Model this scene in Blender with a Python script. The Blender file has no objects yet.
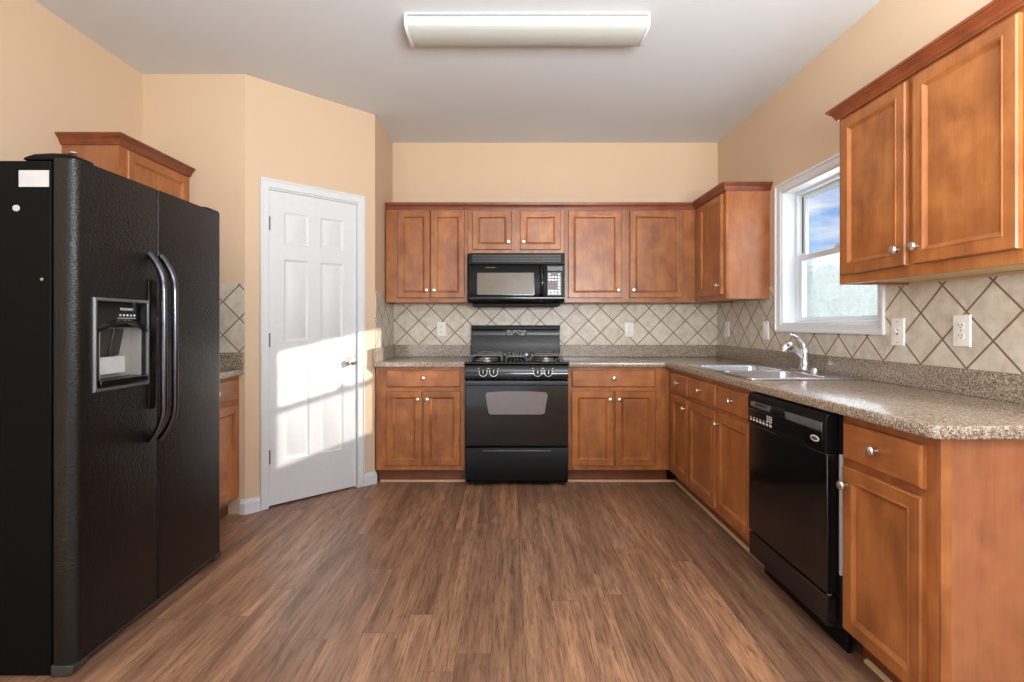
import bpy, bmesh, math, random
from mathutils import Vector, Matrix
random.seed(7)
C = bpy.context.scene.collection
SC = bpy.context.scene
PI = math.pi

# ---------------------------------------------------------------- camera
cam = bpy.data.cameras.new('camera')
cam_ob = bpy.data.objects.new('camera', cam)
C.objects.link(cam_ob)
cam_ob.location = (0, 0, 1.189)
cam_ob.rotation_euler = (PI / 2, 0, 0)
cam.sensor_width = 36.0
cam.lens = 514.4 / 1024 * 36
cam.shift_x = 2.9 / 1024
cam.shift_y = -16.1 / 1024
cam.clip_start = 0.05
cam.clip_end = 400
SC.camera = cam_ob

# ---------------------------------------------------------------- view, world, sun
SC.view_settings.view_transform = 'Standard'
SC.view_settings.look = 'None'
SC.view_settings.gamma = 1.0
SC.view_settings.use_curve_mapping = False
SC.view_settings.exposure = -0.08
SC.cycles.max_bounces = 10
SC.cycles.diffuse_bounces = 6
SC.cycles.glossy_bounces = 5
SC.cycles.transparent_max_bounces = 10
SC.cycles.use_denoising = True
SC.cycles.sample_clamp_indirect = 6.0
SC.cycles.caustics_reflective = False
SC.cycles.caustics_refractive = False


def make_world():
    w = bpy.data.worlds.new('sky')
    SC.world = w
    w.use_nodes = True
    nt = w.node_tree
    nt.nodes.clear()
    N = nt.nodes.new
    L = nt.links.new
    out = N('ShaderNodeOutputWorld')
    bg = N('ShaderNodeBackground')
    tc = N('ShaderNodeTexCoord')
    sep = N('ShaderNodeSeparateXYZ')
    L(tc.outputs['Generated'], sep.inputs[0])
    r = N('ShaderNodeValToRGB')
    L(sep.outputs['Z'], r.inputs[0])
    e = r.color_ramp.elements
    e[0].position = 0.0
    e[0].color = (0.62, 0.76, 0.90, 1)
    e[1].position = 0.45
    e[1].color = (0.10, 0.24, 0.60, 1)
    m = e.new(0.16)
    m.color = (0.25, 0.46, 0.82, 1)
    mp = N('ShaderNodeMapping')
    mp.inputs['Scale'].default_value = (3.2, 3.2, 13.0)
    mp.inputs['Location'].default_value = (0.4, 1.7, 0.25)
    L(tc.outputs['Generated'], mp.inputs[0])
    n = N('ShaderNodeTexNoise')
    n.inputs['Scale'].default_value = 1.6
    n.inputs['Detail'].default_value = 7
    n.inputs['Roughness'].default_value = 0.55
    L(mp.outputs[0], n.inputs['Vector'])
    cr = N('ShaderNodeValToRGB')
    cr.color_ramp.elements[0].position = 0.46
    cr.color_ramp.elements[1].position = 0.66
    L(n.outputs['Fac'], cr.inputs[0])
    mx = N('ShaderNodeMix')
    mx.data_type = 'RGBA'
    L(cr.outputs[0], mx.inputs['Factor'])
    L(r.outputs[0], mx.inputs['A'])
    mx.inputs['B'].default_value = (0.90, 0.90, 0.93, 1)
    L(mx.outputs['Result'], bg.inputs['Color'])
    bg.inputs['Strength'].default_value = 1.25
    L(bg.outputs[0], out.inputs[0])


make_world()
sun = bpy.data.lights.new('sun', 'SUN')
sun.energy = 6.5
sun.color = (1.0, 0.93, 0.82)
sun.angle = math.radians(0.6)
sun_ob = bpy.data.objects.new('sun', sun)
C.objects.link(sun_ob)
sun_ob.location = (12, -2, 6)
sun_ob.rotation_euler = Vector((-1, 0.232, -0.29)).to_track_quat('-Z', 'Y').to_euler()


def area(name, loc, direction, sx, sy, power, color=(1, 1, 1)):
    l = bpy.data.lights.new(name, 'AREA')
    l.shape = 'RECTANGLE'
    l.size = sx
    l.size_y = sy
    l.energy = power
    l.color = color
    o = bpy.data.objects.new(name, l)
    C.objects.link(o)
    o.location = loc
    o.rotation_euler = Vector(direction).to_track_quat('-Z', 'Y').to_euler()
    return o


XLW = -2.306
# daylight entering through the big openings at the far side of the room behind the camera
area('daylight_patio', (-0.7, -3.93, 1.25), (0, 1, 0.06), 2.3, 2.1, 12, (0.94, 0.97, 1.0))
area('daylight_left', (XLW + 0.05, -2.6, 1.25), (1, 0.15, 0.05), 1.9, 2.0, 95, (0.96, 0.98, 1.0))
area('daylight_nook_rear', (2.9, -3.93, 1.35), (0, 1, 0.06), 2.3, 1.7, 34, (0.94, 0.97, 1.0))
area('daylight_nook_side', (4.73, -2.2, 1.35), (-1, 0, 0.06), 2.6, 1.9, 40, (0.93, 0.96, 1.0))
area('daylight_kitchen_window', (1.965, 2.97, 1.62), (-1, 0, -0.1), 0.7, 0.8, 6, (0.86, 0.93, 1.0))


# the photographer's bounce flash, standing behind the camera and aimed at the ceiling
area('bounce_flash', (0.75, -0.6, 1.55), (0.05, 0.35, 1), 1.4, 1.4, 330, (0.93, 0.97, 1.0))


# ---------------------------------------------------------------- material helpers
def srgb(r, g, b):
    def f(c):
        c /= 255.0
        return c / 12.92 if c <= 0.04045 else ((c + 0.055) / 1.055) ** 2.4
    return (f(r), f(g), f(b), 1.0)


class Mat:
    def __init__(self, name):
        self.m = bpy.data.materials.new(name)
        self.m.use_nodes = True
        self.nt = self.m.node_tree
        self.p = self.nt.nodes['Principled BSDF']
        self.tc = None

    def n(self, t, **kw):
        x = self.nt.nodes.new('ShaderNode' + t)
        for k, v in kw.items():
            setattr(x, k, v)
        return x

    def l(self, a, b):
        self.nt.links.new(a, b)

    def coords(self, scale=(1, 1, 1), rot=(0, 0, 0), kind='Object', rand=0.0):
        tc = self.n('TexCoord')
        src = tc.outputs[kind]
        if rand:
            oi = self.n('ObjectInfo')
            mu = self.n('Math', operation='MULTIPLY')
            mu.inputs[1].default_value = rand
            self.l(oi.outputs['Random'], mu.inputs[0])
            ad = self.n('VectorMath', operation='ADD')
            self.l(src, ad.inputs[0])
            self.l(mu.outputs[0], ad.inputs[1])
            src = ad.outputs[0]
        mp = self.n('Mapping')
        mp.inputs['Scale'].default_value = scale
        mp.inputs['Rotation'].default_value = rot
        self.l(src, mp.inputs[0])
        return mp.outputs[0]

    def noise(self, vec, scale, detail=4, rough=0.5, dist=0.0):
        x = self.n('TexNoise')
        x.inputs['Scale'].default_value = scale
        x.inputs['Detail'].default_value = detail
        x.inputs['Roughness'].default_value = rough
        x.inputs['Distortion'].default_value = dist
        self.l(vec, x.inputs['Vector'])
        return x.outputs['Fac']

    def ramp(self, fac, stops, interp='LINEAR'):
        x = self.n('ValToRGB')
        x.color_ramp.interpolation = interp
        e = x.color_ramp.elements
        e[0].position, e[0].color = stops[0]
        e[1].position, e[1].color = stops[-1]
        for p, c in stops[1:-1]:
            k = e.new(p)
            k.color = c
        self.l(fac, x.inputs[0])
        return x.outputs[0]

    def mix(self, fac, a, b, mode='MIX'):
        x = self.n('Mix', data_type='RGBA', blend_type=mode)
        for s, v in (('Factor', fac), ('A', a), ('B', b)):
            if isinstance(v, (tuple, list, float, int)):
                x.inputs[s].default_value = v
            else:
                self.l(v, x.inputs[s])
        return x.outputs['Result']

    def math(self, op, a, b=None):
        x = self.n('Math', operation=op)
        for i, v in enumerate((a, b)):
            if v is None:
                continue
            if isinstance(v, (float, int)):
                x.inputs[i].default_value = v
            else:
                self.l(v, x.inputs[i])
        return x.outputs[0]

    def bump(self, h, strength=0.2, dist=0.002):
        b = self.n('Bump')
        b.inputs['Strength'].default_value = strength
        b.inputs['Distance'].default_value = dist
        self.l(h, b.inputs['Height'])
        self.l(b.outputs[0], self.p.inputs['Normal'])

    def base(self, c):
        if isinstance(c, tuple):
            self.p.inputs['Base Color'].default_value = c
        else:
            self.l(c, self.p.inputs['Base Color'])

    def set(self, rough=0.5, metal=0.0, spec=None, coat=None, coat_rough=None):
        self.p.inputs['Roughness'].default_value = rough
        self.p.inputs['Metallic'].default_value = metal
        if spec is not None:
            self.p.inputs['Specular IOR Level'].default_value = spec
        if coat is not None:
            self.p.inputs['Coat Weight'].default_value = coat
            self.p.inputs['Coat Roughness'].default_value = coat_rough or 0.1
        return self


def plain(name, col, rough=0.5, metal=0.0, noise_amt=0.04, scale=30, bump=0.0, **kw):
    m = Mat(name)
    v = m.coords()
    f = m.noise(v, scale, 3)
    lo = tuple(c * (1 - noise_amt) for c in col[:3]) + (1,)
    hi = tuple(min(1, c * (1 + noise_amt)) for c in col[:3]) + (1,)
    m.base(m.ramp(f, [(0.3, lo), (0.7, hi)]))
    m.set(rough, metal, **kw)
    if bump:
        m.bump(f, bump)
    return m.m


def wall_paint(name, col):
    m = Mat(name)
    v = m.coords()
    f = m.noise(v, 220, 2)
    g = m.noise(v, 1.1, 2)
    lo = tuple(c * 0.97 for c in col[:3]) + (1,)
    m.base(m.ramp(g, [(0.3, lo), (0.7, col)]))
    m.set(0.75, spec=0.25)
    m.bump(f, 0.06, 0.001)
    return m.m


def wood(name, dark, mid, light, horizontal=False, rough=0.34):
    m = Mat(name)
    s = (1.2, 7, 7) if horizontal else (7, 7, 1.2)
    v = m.coords(s, rand=37.0)
    a = m.noise(v, 1.6, 6, 0.6, 0.6)
    s2 = (3, 120, 120) if horizontal else (120, 120, 3)
    v2 = m.coords(s2, rand=11.0)
    fine = m.noise(v2, 1.0, 3, 0.6)
    v3 = m.coords((5, 5, 3.5), rand=53.0)
    blot = m.noise(v3, 2.2, 3, 0.5, 0.3)
    f = m.math('ADD', m.math('MULTIPLY', a, 0.45), m.math('MULTIPLY', blot, 0.55))
    c = m.ramp(f, [(0.30, dark), (0.5, mid), (0.70, light)])
    c = m.mix(0.14, c, m.ramp(fine, [(0.3, dark), (0.7, light)]), 'MIX')
    oi = m.n('ObjectInfo')
    tint = m.ramp(oi.outputs['Random'], [(0.0, (0.80, 0.78, 0.76, 1)), (1.0, (1.06, 1.06, 1.06, 1))])
    c = m.mix(1.0, c, tint, 'MULTIPLY')
    m.base(c)
    m.set(rough, coat=0.15, coat_rough=0.25)
    m.bump(fine, 0.05, 0.0006)
    return m.m


W_D, W_M, W_L = srgb(118, 65, 30), srgb(162, 97, 49), srgb(192, 125, 67)
M = {}
M['wood'] = wood('cinnamon_maple', W_D, W_M, W_L)
M['wood_h'] = wood('cinnamon_maple_across', W_D, W_M, W_L, True)
M['wood_crown'] = wood('cinnamon_maple_crown', srgb(98, 46, 25), srgb(126, 64, 34), srgb(144, 78, 43), True)
M['wood_end'] = wood('cinnamon_maple_veneer', srgb(134, 80, 50), srgb(162, 102, 66), srgb(178, 118, 80), False, 0.3)
M['toe'] = wood('toe_kick_wood', srgb(96, 48, 26), srgb(120, 64, 36), srgb(136, 76, 44), True)
M['pale_wood'] = plain('raw_maple_underside', srgb(222, 196, 150), 0.6)
M['shoe'] = plain('pale_wood_moulding', srgb(206, 172, 134), 0.5)
M['paint'] = wall_paint('peach_wall_paint', srgb(217, 191, 162))
M['ceiling'] = wall_paint('flat_ceiling_paint', srgb(217, 221, 223))
M['white'] = plain('white_trim_paint', srgb(222, 225, 228), 0.35, noise_amt=0.015)
M['vinyl'] = plain('white_vinyl', srgb(224, 229, 234), 0.3, noise_amt=0.01)
M['plate'] = plain('ivory_plastic', srgb(240, 238, 232), 0.35, noise_amt=0.01)
M['slot'] = plain('dark_slot', srgb(60, 52, 44), 0.5)
M['brass'] = plain('aged_brass', srgb(190, 160, 90), 0.3, 1.0)
M['nickel'] = plain('satin_nickel', srgb(214, 208, 200), 0.28, 1.0, noise_amt=0.02)
M['chrome'] = plain('polished_chrome', srgb(226, 228, 232), 0.10, 1.0, noise_amt=0.01)
M['steel'] = plain('brushed_stainless', srgb(216, 218, 222), 0.24, 1.0, noise_amt=0.03, scale=90)
M['black'] = plain('glossy_black_enamel', srgb(13, 13, 14), 0.12, noise_amt=0.1, spec=0.5)
M['blacksatin'] = plain('satin_black_plastic', srgb(16, 15, 15), 0.34, noise_amt=0.1, spec=0.12)
M['charcoal'] = plain('charcoal_plastic', srgb(60, 58, 56), 0.32)
M['darkgap'] = plain('shadow_gap_black', srgb(10, 10, 10), 0.7)
M['iron'] = plain('cast_iron_grate', srgb(122, 122, 122), 0.35, 0.7)
M['alu'] = plain('burner_aluminium', srgb(196, 198, 200), 0.3, 1.0)
M['greytrim'] = plain('grey_trim', srgb(128, 128, 130), 0.25, 0.6)
M['marks'] = plain('printed_white_marks', srgb(225, 225, 225), 0.5)
M['redmark'] = plain('muted_red_keys', srgb(150, 92, 92), 0.5)
M['label'] = plain('white_paper_label', srgb(196, 196, 196), 0.55)
M['dispgrey'] = plain('grey_dispenser_wall', srgb(150, 146, 142), 0.3)
M['hinge'] = plain('dark_steel_hinge', srgb(118, 118, 120), 0.35, 0.9)
M['mwglass'] = plain('microwave_window_reflection_tone', srgb(116, 106, 92), 0.25, spec=0.25)  # beige reflection of wall and ceiling put into the window's base colour
M['ovenglass'] = plain('oven_window_glass', srgb(118, 114, 116), 0.08, spec=0.9)
M['ovenhandle'] = plain('blue_black_glossy_handle', srgb(62, 70, 78), 0.22, noise_amt=0.02)
M['handle'] = plain('dark_chrome_handle', srgb(96, 96, 104), 0.18, 1.0)


def fridge_mat():
    m = Mat('textured_black_steel')
    v = m.coords()
    a = m.noise(v, 120, 3, 0.7)
    m.base(m.ramp(a, [(0.3, srgb(7, 7, 8)), (0.75, srgb(20, 19, 19))]))
    b = m.noise(v, 3.0, 3, 0.5)
    r = m.ramp(b, [(0.3, (0.12, 0.12, 0.12, 1)), (0.7, (0.19, 0.19, 0.19, 1))])
    m.l(r, m.p.inputs['Roughness'])
    m.p.inputs['Specular IOR Level'].default_value = 0.4
    m.bump(a, 1.0, 0.0026)
    return m.m


M['fridge'] = fridge_mat()
M['fridgeside'] = plain('black_cabinet_side', srgb(7, 8, 8), 0.6, noise_amt=0.3, scale=150, bump=0.12, spec=0.12)


def laminate():
    m = Mat('speckled_granite_laminate')
    v = m.coords()
    n1 = m.noise(v, 170, 2, 0.55)
    n2 = m.noise(v, 95, 3, 0.6, 0.4)
    n3 = m.noise(v, 260, 1, 0.5)
    base = m.ramp(n2, [(0.36, srgb(112, 95, 80)), (0.5, srgb(146, 128, 110)), (0.64, srgb(172, 155, 136))])
    dk = m.ramp(n1, [(0.40, (1, 1, 1, 1)), (0.45, (0, 0, 0, 1))])
    c = m.mix(dk, base, srgb(96, 78, 66))
    lt = m.ramp(n3, [(0.60, (0, 0, 0, 1)), (0.66, (1, 1, 1, 1))])
    c = m.mix(lt, c, srgb(206, 196, 182))
    m.base(c)
    m.set(0.2, spec=0.6)
    return m.m


M['laminate'] = laminate()


def tile(name, pitch):
    m = Mat(name)
    tc = m.n('TexCoord')
    sep = m.n('SeparateXYZ')
    m.l(tc.outputs['Object'], sep.inputs[0])
    u = m.math('ADD', sep.outputs['X'], sep.outputs['Y'])
    k = 1 / (math.sqrt(2) * pitch)
    a = m.math('MULTIPLY', m.math('ADD', u, sep.outputs['Z']), k)
    b = m.math('MULTIPLY', m.math('SUBTRACT', u, sep.outputs['Z']), k)

    def edge(x):
        fr = m.math('FRACT', x)
        return m.math('MINIMUM', fr, m.math('SUBTRACT', 1.0, fr))
    d = m.math('MINIMUM', edge(a), edge(b))
    g = m.n('MapRange')
    g.interpolation_type = 'SMOOTHSTEP'
    m.l(d, g.inputs['Value'])
    g.inputs['From Min'].default_value = 0.018
    g.inputs['From Max'].default_value = 0.034
    fa = m.math('FLOOR', a)
    fb = m.math('FLOOR', b)
    cb = m.n('CombineXYZ')
    m.l(fa, cb.inputs[0])
    m.l(fb, cb.inputs[1])
    wn = m.n('TexWhiteNoise', noise_dimensions='3D')
    m.l(cb.outputs[0], wn.inputs['Vector'])
    v = m.coords()
    cloud = m.noise(v, 16, 5, 0.6, 0.3)
    spots = m.noise(v, 90, 2, 0.5)
    c = m.ramp(cloud, [(0.3, srgb(192, 180, 164)), (0.5, srgb(210, 200, 184)), (0.7, srgb(222, 213, 200))])
    c = m.mix(0.5, c, m.ramp(wn.outputs['Value'], [(0, (0.84, 0.83, 0.82, 1)), (1, (1.0, 1.0, 1.0, 1))]), 'MULTIPLY')
    c = m.mix(g.outputs[0], srgb(124, 102, 80), c)
    m.base(c)
    m.set(0.36, spec=0.45)
    h = m.math('ADD', g.outputs[0], m.math('MULTIPLY', spots, 0.12))
    m.bump(h, 0.5, 0.0025)
    return m.m


M['tile_back'] = tile('diagonal_stone_tile', 0.148)
M['tile_side'] = tile('diagonal_stone_tile_side', 0.1585)


def floor_mat():
    m = Mat('brown_vinyl_plank')
    # planks 12 cm wide and 1.22 m long, every row shifted by its own random amount
    tc = m.n('TexCoord')
    sep = m.n('SeparateXYZ')
    m.l(tc.outputs['Object'], sep.inputs[0])
    px = m.math('DIVIDE', m.math('ADD', sep.outputs['X'], 20.03), 0.124)
    row = m.math('FLOOR', px)
    wr = m.n('TexWhiteNoise', noise_dimensions='1D')
    m.l(row, wr.inputs['W'])
    py = m.math('ADD', m.math('DIVIDE', m.math('ADD', sep.outputs['Y'], 20.0), 1.22), wr.outputs['Value'])
    col = m.math('FLOOR', py)
    cb = m.n('CombineXYZ')
    m.l(row, cb.inputs[0])
    m.l(col, cb.inputs[1])
    wp = m.n('TexWhiteNoise', noise_dimensions='3D')
    m.l(cb.outputs[0], wp.inputs['Vector'])
    rnd = wp.outputs['Value']

    def edge(x, w):
        fr = m.math('FRACT', x)
        d = m.math('MINIMUM', fr, m.math('SUBTRACT', 1.0, fr))
        return m.math('LESS_THAN', d, w)
    seam = m.math('MAXIMUM', edge(px, 0.008), edge(py, 0.0009))
    off = m.n('VectorMath', operation='MULTIPLY')
    m.l(wp.outputs['Color'], off.inputs[0])
    off.inputs[1].default_value = (7.3, 13.7, 3.1)
    ad = m.n('VectorMath', operation='ADD')
    m.l(tc.outputs['Object'], ad.inputs[0])
    m.l(off.outputs[0], ad.inputs[1])

    def mp(s):
        x = m.n('Mapping')
        x.inputs['Scale'].default_value = s
        m.l(ad.outputs[0], x.inputs[0])
        return x.outputs[0]
    streak = m.noise(mp((17, 1.1, 1)), 1.0, 6, 0.65, 0.5)
    fine = m.noise(mp((110, 6, 1)), 1.0, 5, 0.75, 0.3)
    band = m.noise(mp((7, 0.9, 1)), 1.0, 4, 0.6, 2.6)
    f = m.math('ADD', m.math('MULTIPLY', streak, 0.55), m.math('MULTIPLY', band, 0.45))
    c = m.ramp(f, [(0.28, srgb(94, 65, 50)), (0.44, srgb(138, 102, 80)), (0.56, srgb(166, 126, 98)), (0.74, srgb(194, 151, 116))])
    c = m.mix(m.ramp(fine, [(0.36, (0.7, 0.7, 0.7, 1)), (0.52, (0, 0, 0, 1))]), c, srgb(80, 55, 42))
    tint = m.ramp(rnd, [(0.0, (0.70, 0.68, 0.68, 1)), (0.5, (0.95, 0.94, 0.93, 1)), (1.0, (1.20, 1.13, 1.04, 1))])
    c = m.mix(1.0, c, tint, 'MULTIPLY')
    c = m.mix(m.math('MULTIPLY', seam, 0.7), c, srgb(70, 48, 36))
    m.base(c)
    r = m.ramp(streak, [(0.3, (0.44, 0.44, 0.44, 1)), (0.7, (0.34, 0.34, 0.34, 1))])
    m.l(r, m.p.inputs['Roughness'])
    m.p.inputs['Specular IOR Level'].default_value = 0.55
    h = m.math('ADD', m.math('MULTIPLY', fine, 0.5), m.math('MULTIPLY', seam, -1.0))
    m.bump(h, 0.25, 0.001)
    return m.m


M['floor'] = floor_mat()


def glass_mat(name, col, fac):
    m = Mat(name)
    nt = m.nt
    tr = m.n('BsdfTransparent')
    tr.inputs[0].default_value = (0.97, 0.98, 0.98, 1)
    gl = m.n('BsdfGlossy')
    gl.inputs['Roughness'].default_value = 0.03
    mx = m.n('MixShader')
    mx.inputs[0].default_value = fac
    m.l(tr.outputs[0], mx.inputs[1])
    m.l(gl.outputs[0], mx.inputs[2])
    out = [n for n in nt.nodes if n.type == 'OUTPUT_MATERIAL'][0]
    m.l(mx.outputs[0], out.inputs[0])
    return m.m


M['glass'] = glass_mat('window_glass', None, 0.05)


def screen_mat():
    m = Mat('insect_screen')
    tr = m.n('BsdfTransparent')
    df = m.n('BsdfDiffuse')
    df.inputs[0].default_value = srgb(215, 224, 222)
    tl = m.n('BsdfTranslucent')
    tl.inputs[0].default_value = srgb(215, 224, 222)
    a = m.n('MixShader')
    a.inputs[0].default_value = 0.5
    m.l(df.outputs[0], a.inputs[1])
    m.l(tl.outputs[0], a.inputs[2])
    v = m.coords((1, 9, 1.2))
    f = m.noise(v, 3.0, 4)
    mr = m.n('MapRange')
    m.l(f, mr.inputs['Value'])
    mr.inputs['To Min'].default_value = 0.18
    mr.inputs['To Max'].default_value = 0.36
    mx = m.n('MixShader')
    m.l(mr.outputs[0], mx.inputs[0])
    m.l(tr.outputs[0], mx.inputs[1])
    m.l(a.outputs[0], mx.inputs[2])
    out = [n for n in m.nt.nodes if n.type == 'OUTPUT_MATERIAL'][0]
    m.l(mx.outputs[0], out.inputs[0])
    return m.m


M['screen'] = screen_mat()
m_ = Mat('frosted_lamp_lens')
m_.base(srgb(194, 197, 190))
m_.set(0.4)
m_.p.inputs['Emission Color'].default_value = (1.0, 0.98, 0.94, 1)
m_.p.inputs['Emission Strength'].default_value = 0.03
M['lens'] = m_.m
M['leaf'] = plain('pale_spring_foliage', srgb(168, 178, 164), 0.8, noise_amt=0.3, scale=3)
M['bark'] = plain('grey_bark', srgb(120, 108, 96), 0.9, noise_amt=0.3)
M['lawn'] = plain('dry_lawn', srgb(150, 156, 112), 0.9, noise_amt=0.25, scale=4)


# ---------------------------------------------------------------- mesh helpers
class B:
    def __init__(self):
        self.v = []
        self.f = []

    def add(self, vs, fs):
        o = len(self.v)
        self.v += [tuple(p) for p in vs]
        self.f += [tuple(i + o for i in f) for f in fs]
        return self

    def box(self, x0, x1, y0, y1, z0, z1):
        if x0 > x1: x0, x1 = x1, x0
        if y0 > y1: y0, y1 = y1, y0
        if z0 > z1: z0, z1 = z1, z0
        vs = [(x, y, z) for z in (z0, z1) for y in (y0, y1) for x in (x0, x1)]
        return self.add(vs, [(0, 2, 3, 1), (4, 5, 7, 6), (0, 1, 5, 4), (2, 6, 7, 3), (0, 4, 6, 2), (1, 3, 7, 5)])

    def prism(self, poly, axis, a0, a1):
        """poly: 2D points, counter-clockwise seen from +axis. axis 'z': (x,y); 'y': (x,z); 'x': (y,z)"""
        n = len(poly)
        ar = sum(poly[i][0] * poly[(i + 1) % n][1] - poly[(i + 1) % n][0] * poly[i][1] for i in range(n))
        if axis == 'y':
            ar = -ar
        if ar < 0:
            poly = poly[::-1]

        def mk(p, a):
            return {'z': (p[0], p[1], a), 'y': (p[0], a, p[1]), 'x': (a, p[0], p[1])}[axis]
        vs = [mk(p, a0) for p in poly] + [mk(p, a1) for p in poly]
        fs = [tuple(range(n - 1, -1, -1)), tuple(range(n, 2 * n))]
        fs += [(i, (i + 1) % n, n + (i + 1) % n, n + i) for i in range(n)]
        return self.add(vs, fs)

    def lathe(self, prof, c=(0, 0, 0), axis='z', n=20):
        """prof: [(radius, height)]"""
        vs = []
        for r, h in prof:
            for i in range(n):
                a = 2 * PI * i / n
                p, q = r * math.cos(a), r * math.sin(a)
                d = {'z': (p, q, h), '-y': (p, -h, q), 'x': (h, p, q), '-x': (-h, q, p), 'y': (q, h, p)}[axis]
                vs.append((c[0] + d[0], c[1] + d[1], c[2] + d[2]))
        fs = []
        m = len(prof)
        for j in range(m - 1):
            for i in range(n):
                fs.append((j * n + i, j * n + (i + 1) % n, (j + 1) * n + (i + 1) % n, (j + 1) * n + i))
        fs.append(tuple(range(n - 1, -1, -1)))
        fs.append(tuple((m - 1) * n + i for i in range(n)))
        return self.add(vs, fs)

    def tube(self, pts, r, n=10, sx=1.0):
        pts = [Vector(p) for p in pts]
        rs = r if isinstance(r, (list, tuple)) else [r] * len(pts)
        vs = []
        up = None
        for i, p in enumerate(pts):
            t = (pts[min(i + 1, len(pts) - 1)] - pts[max(i - 1, 0)]).normalized()
            if up is None:
                up = Vector((0, 0, 1)) if abs(t.z) < 0.9 else Vector((0, 1, 0))
            a = t.cross(up).normalized()
            b = a.cross(t).normalized()
            up = b
            for k in range(n):
                q = 2 * PI * k / n
                vs.append(p + a * math.cos(q) * rs[i] * sx + b * math.sin(q) * rs[i])
        fs = []
        for j in range(len(pts) - 1):
            for k in range(n):
                fs.append((j * n + k, j * n + (k + 1) % n, (j + 1) * n + (k + 1) % n, (j + 1) * n + k))
        fs.append(tuple(range(n - 1, -1, -1)))
        fs.append(tuple((len(pts) - 1) * n + k for k in range(n)))
        return self.add(vs, fs)

    def rings(self, rects, back=True):
        """concentric rects [(x0,x1,z0,z1,y)] from the back edge to the centre; last one is filled"""
        vs = []
        for x0, x1, z0, z1, y in rects:
            vs += [(x0, y, z0), (x1, y, z0), (x1, y, z1), (x0, y, z1)]
        fs = []
        for j in range(len(rects) - 1):
            a, b = j * 4, j * 4 + 4
            for k in range(4):
                k2 = (k + 1) % 4
                fs.append((a + k, a + k2, b + k2, b + k))
        e = (len(rects) - 1) * 4
        fs.append((e, e + 1, e + 2, e + 3))
        if back:
            fs.append((3, 2, 1, 0))
        return self.add(vs, fs)

    def sweep(self, prof, path, offs):
        """prof [(out, up)] closed; path [(x,y,z)], offs [(dx,dy)] per path point: displacement for one unit of out"""
        n = len(prof)
        vs = []
        for p, o in zip(path, offs):
            for a, u in prof:
                vs.append((p[0] + o[0] * a, p[1] + o[1] * a, p[2] + u))
        fs = []
        for j in range(len(path) - 1):
            for k in range(n):
                k2 = (k + 1) % n
                fs.append((j * n + k, (j + 1) * n + k, (j + 1) * n + k2, j * n + k2))
        fs.append(tuple(range(n)))
        fs.append(tuple((len(path) - 1) * n + k for k in range(n - 1, -1, -1)))
        return self.add(vs, fs)

    def build(self, name, mat, parent=None, bevel=0.0, seg=2, loc=None, smooth=True, angle=35, rot=None):
        me = bpy.data.meshes.new(name)
        me.from_pydata(self.v, [], self.f)
        bm = bmesh.new()
        bm.from_mesh(me)
        bmesh.ops.recalc_face_normals(bm, faces=bm.faces)
        bm.to_mesh(me)
        bm.free()
        me.materials.append(mat)
        if smooth:
            for p in me.polygons:
                p.use_smooth = True
            me.set_sharp_from_angle(angle=math.radians(angle))
        o = bpy.data.objects.new(name, me)
        C.objects.link(o)
        if parent is not None:
            o.parent = parent
        if loc is not None:
            o.location = loc
        if rot is not None:
            o.rotation_euler = rot
        if bevel:
            bv = o.modifiers.new('bevel', 'BEVEL')
            bv.width = bevel
            bv.segments = seg
            bv.limit_method = 'ANGLE'
            bv.angle_limit = math.radians(40)
            bv.harden_normals = False
        return o


def box(*a):
    return B().box(*a)


def tag(o, label=None, cat=None, group=None, kind=None):
    if label: o['label'] = label
    if cat: o['category'] = cat
    if group: o['group'] = group
    if kind: o['kind'] = kind
    return o


def empty(name, loc, rz=0.0, **kw):
    o = bpy.data.objects.new(name, None)
    o.empty_display_size = 0.1
    C.objects.link(o)
    o.location = loc
    o.rotation_euler = (0, 0, rz)
    return tag(o, **kw)


def copy_tree(o, parent=None):
    c = o.copy()
    C.objects.link(c)
    c.parent = parent
    for ch in list(o.children):
        copy_tree(ch, c)
    return c


def carve(o, cutter):
    """cut the cutter's solid out of o for good and drop the cutter"""
    md = o.modifiers.new('cut', 'BOOLEAN')
    md.operation = 'DIFFERENCE'
    md.object = cutter
    md.solver = 'EXACT'
    bpy.context.view_layer.update()
    dg = bpy.context.evaluated_depsgraph_get()
    me = bpy.data.meshes.new_from_object(o.evaluated_get(dg))
    o.modifiers.clear()
    o.data = me
    me.set_sharp_from_angle(angle=math.radians(35))
    bpy.data.objects.remove(cutter)


def struct(o, label=None):
    return tag(o, kind='structure', label=label)


def text_mesh(name, body, size, mat, parent, loc, rot, depth=0.0004):
    cu = bpy.data.curves.new(name, 'FONT')
    cu.body = body
    cu.size = size
    cu.extrude = depth
    cu.align_x = 'CENTER'
    cu.align_y = 'CENTER'
    t = bpy.data.objects.new(name, cu)
    C.objects.link(t)
    bpy.context.view_layer.update()
    me = bpy.data.meshes.new_from_object(t.evaluated_get(bpy.context.evaluated_depsgraph_get()))
    bpy.data.objects.remove(t)
    o = bpy.data.objects.new(name, me)
    me.materials.clear()
    me.materials.append(mat)
    C.objects.link(o)
    o.parent = parent
    o.location = loc
    o.rotation_euler = rot
    return o


# ---------------------------------------------------------------- room shell
H = 2.765          # ceiling height
XL, XR = -2.306, 1.805
YB = 4.45          # back wall
YR = 3.235         # recess wall beyond the fridge
CA = (-1.66, 3.235)    # diagonal wall ends
CB = (-1.007, 3.862)
YN = 0.9           # the right wall ends here, the room widens
XN = 4.8
Y0 = -4.0
T = 0.14

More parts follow.
